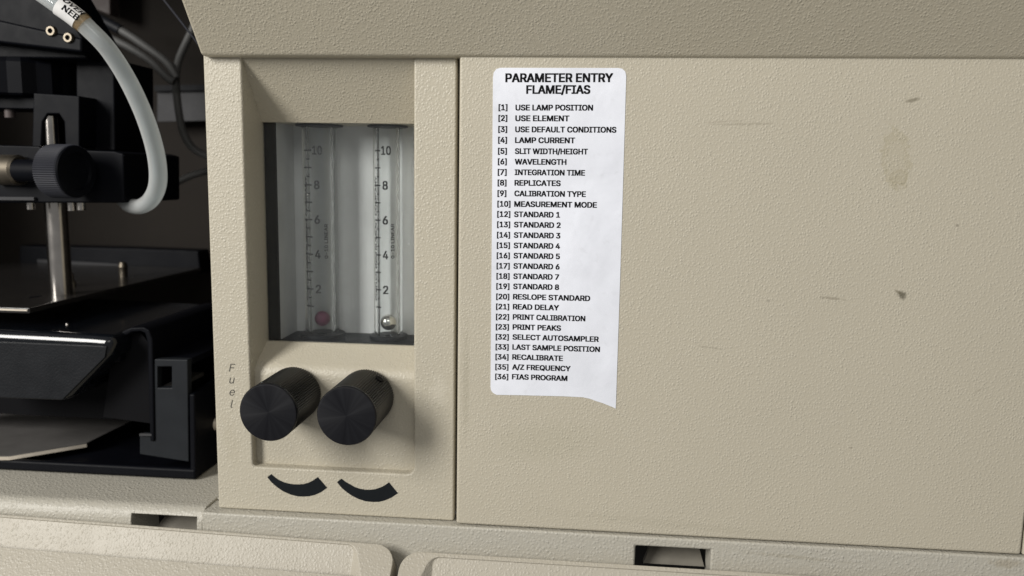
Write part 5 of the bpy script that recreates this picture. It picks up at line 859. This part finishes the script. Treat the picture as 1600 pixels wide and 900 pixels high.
# glossy black carriage with a chamfered end
dC = 0.020
cg = thing('carriage_box', U(90, 627, dC), 'glossy black carriage box with a chamfered corner and a bright rounded front edge', 'carriage')
part('box_shell', MB().prism(xz([(-90, 511), (140, 523), (179, 526), (175, 556), (102, 629), (-90, 622)], dC), dC, 0.11), M_gloss, cg, bevel=0.0042, seg=8)
part('front_plate', MB().prism(xz([(-90, 530), (168, 541), (165, 558), (99, 624), (-90, 617)], dC), dC - 0.0006, dC + 0.001), M_grainblack, cg, bevel=0.0003)
part('shade_sheet', MB().prism(xz([(-120, 600), (176, 560), (178, 655), (120, 652), (-120, 640)], 0.055), 0.055, 0.058), M_inkshade, cg)  # black sheet standing in for the shade beneath the box
p = U(104, 506, dC + 0.01)
part('rivet', MB().sphere(UZ(105, 507, U(105, 520, dC).z), 0.0008, 12), M_steel, cg)
# arch rail at its right
ao = [(177, 566), (177, 548), (181, 531), (191, 518), (204, 512), (224, 511), (233, 516), (238, 530), (241, 690), (234, 690), (230, 536), (226, 521), (219, 518), (206, 519), (196, 525), (190, 536), (187, 552), (187, 566)]
dH = 0.030
ar = thing('arch_rail', U(210, 690, dH), 'black rail with a rounded arch end standing between carriage box and slotted bracket', 'rail')
part('arch_lip', MB().prism(xz(ao, dH), dH, 0.10), M_black, ar, bevel=0.0007)
part('arch_shade', MB().prism(xz([(160, 652), (176, 540), (206, 521), (219, 520), (231, 536), (235, 662)], dH + 0.004), dH + 0.0045, dH + 0.006), M_inkshade, ar)  # flat black sheet in place of the shade inside the arch

# slotted bracket
dS = 0.031
sb = thing('slotted_bracket', U(260, 722, dS), 'faded black upright bracket with a square hole, beside the beige pillar', 'bracket')
part('bracket_face', MB().prism(xz([(241, 561), (293, 562), (295, 722), (218, 710), (218, 679), (237, 680), (237, 624), (241, 621)], dS), dS, dS + 0.004), M_greyblack, sb, bevel=0.0005, cut=MB().prism(xz([(246, 573), (268, 573), (268, 606), (246, 606)], dS), dS - 0.01, dS + 0.02))
zt_ = U(260, 561, dS).z
part('top_flange', MB().prism([(U(241, 561, dS).x, dS + 0.0042), (U(293, 561, dS).x, dS + 0.0042), (U(293, 561, dS).x, dS + 0.09), (U(241, 561, dS).x, dS + 0.09)], zt_ - 0.003, zt_ - 0.0002, 'z'), M_black, sb, bevel=0.0004)
part('foot_strip', MB().prism(xz([(218, 677.5), (237, 678), (237, 681), (218, 681)], dS - 0.001), dS - 0.0012, dS - 0.0001), M_greypanel, sb)
part('slot_ledge', MB().prism([(dS + 0.0042, U(250, 607, dS).z), (dS + 0.03, U(250, 589, dS + 0.018).z), (dS + 0.03, U(250, 612, dS).z), (dS + 0.0042, U(250, 612, dS).z)], U(246, 600, dS).x, U(268, 600, dS).x, 'x'), M_sheet, sb)

# black tray on the chamber floor
dT = 0.029
ty = thing('black_tray', U(150, 740, dT), 'black metal tray with rolled front lip on the beige chamber floor', 'tray')
xt1 = U(306, 742, dT).x
part('tray_base', MB().box(XLEFT + 0.004, xt1 - 0.002, dT + 0.003, 0.15, Zf + 0.0006, Zf + 0.0022), M_black, ty)
part('tray_lip', MB().box(XLEFT + 0.004, xt1, dT, dT + 0.003, Zf + 0.0003, Zf + 0.0052), M_black, ty, bevel=0.0013, seg=4)
part('tray_side', MB().prism([(dT + 0.0002, Zf + 0.0004), (0.15, Zf + 0.0004), (0.15, Zf + 0.046), (dT + 0.002, U(300, 618, dT).z)], xt1 - 0.0028, xt1 - 0.0002, 'x'), M_black, ty, bevel=0.0008)

# loose sheet of metal lying in the tray
zs = Zf + 0.0075
sp = [UZ(a_, b_, zs) for a_, b_ in ((-120, 742), (14, 712), (135, 692), (192, 664))]
pts = [(v.x, v.y) for v in sp] + [(sp[-1].x + 0.002, 0.13), (XLEFT + 0.01, 0.13)]
pts[0] = (XLEFT + 0.01, sp[0].y)
sh = thing('metal_sheet', (sp[1].x, sp[1].y, zs), 'loose dull brownish metal sheet with a pale edge brightened in colour, lying in the black tray', 'metal sheet')
part('sheet', MB().prism(pts, zs - 0.0004, zs, 'z'), M_sheet, sh)
part('sheet_edge', MB().prism([(v[0], v[1]) for v in pts[:3]] + [(pts[2][0], pts[2][1] + 0.0006), (pts[1][0], pts[1][1] + 0.0006), (pts[0][0], pts[0][1] + 0.0006)], zs - 0.0021, zs - 0.0005, 'z'), M_sheetedge, sh)

# fittings and cables at the back
ft = thing('hose_fitting', U(330, 663, 0.05), 'small pale round fitting half hidden behind the beige pillar', 'fitting')
part('fitting_body', MB().lathe([(0, -0.004), (0.0032, -0.004), (0.0042, -0.003), (0.0042, -0.001), (0.003, 0), (0.003, 0.02), (0, 0.02)], U(326, 662, 0.05), (1, 0.1, 0), n=28), M_sheetedge, ft)
bp = thing('rear_bracket', U(285, 190, 0.195), 'grey metal bracket at the back of the dark opening, behind the hanging cable', 'bracket')
part('bracket_plate', MB().prism(xz([(246, 142), (340, 140), (340, 188), (246, 190)], 0.195), 0.195, 0.198), M_greypanel, bp)
part('bracket_edge', MB().prism(xz([(244, 134), (340, 132), (340, 141), (244, 143)], 0.194), 0.192, 0.1985), M_black, bp)
pk = thing('rear_post', U(160, 20, 0.19), 'pinkish grey upright post at the top of the dark opening', 'post')
part('post_body', MB().prism(xz([(140, -40), (172, -40), (172, 24), (140, 12)], 0.19), 0.19, 0.2), M_pink, pk, bevel=0.001)

def cable(pts, r, label, mt=M_cable, sleeve=None):
    o = thing('cable', pts[0], label, 'cable', 'grey cables at the back of the opening')
    part('jacket', MB().tube(pts, r, n=16, sub=8), mt, o)
    if sleeve: part('sleeve', MB().tube(sleeve, r * 1.3, n=16, sub=6), M_cap, o)
P = lambda l, d: [U(a_, b_, d) for a_, b_ in l]
cable(P([(60, 10), (130, 22), (186, 46), (232, 76), (262, 100), (276, 122)], 0.15), 6.2 * pxm(0.15), 'upper grey cable sloping down behind the hose, black sleeved half way', sleeve=P([(100, 14), (150, 28), (188, 47)], 0.15))
cable(P([(90, 38), (140, 48), (186, 66), (230, 92), (262, 122), (272, 128)], 0.145), 5.8 * pxm(0.145), 'lower grey cable sloping down just under the sleeved one')
cable(P([(318, 10), (298, 52), (280, 92), (275, 122), (278, 165), (286, 205), (302, 232), (330, 246)], 0.155), 6 * pxm(0.155), 'grey cable hanging straight down then bending behind the pillar')
cable(P([(240, 300), (268, 289), (300, 274), (345, 262)], 0.14), 5.5 * pxm(0.14), 'short grey cable rising from the hose bend to the pillar')
wr = thing('thin_wire', U(255, 0, 0.06), 'thin pale straight wire beside the left edge of the hood', 'wire')
part('wire_strand', MB().tube(P([(245, -14), (257, 1), (276, 25), (300, 56), (312, 72)], 0.05), 0.0005, n=8), M_rim, wr)
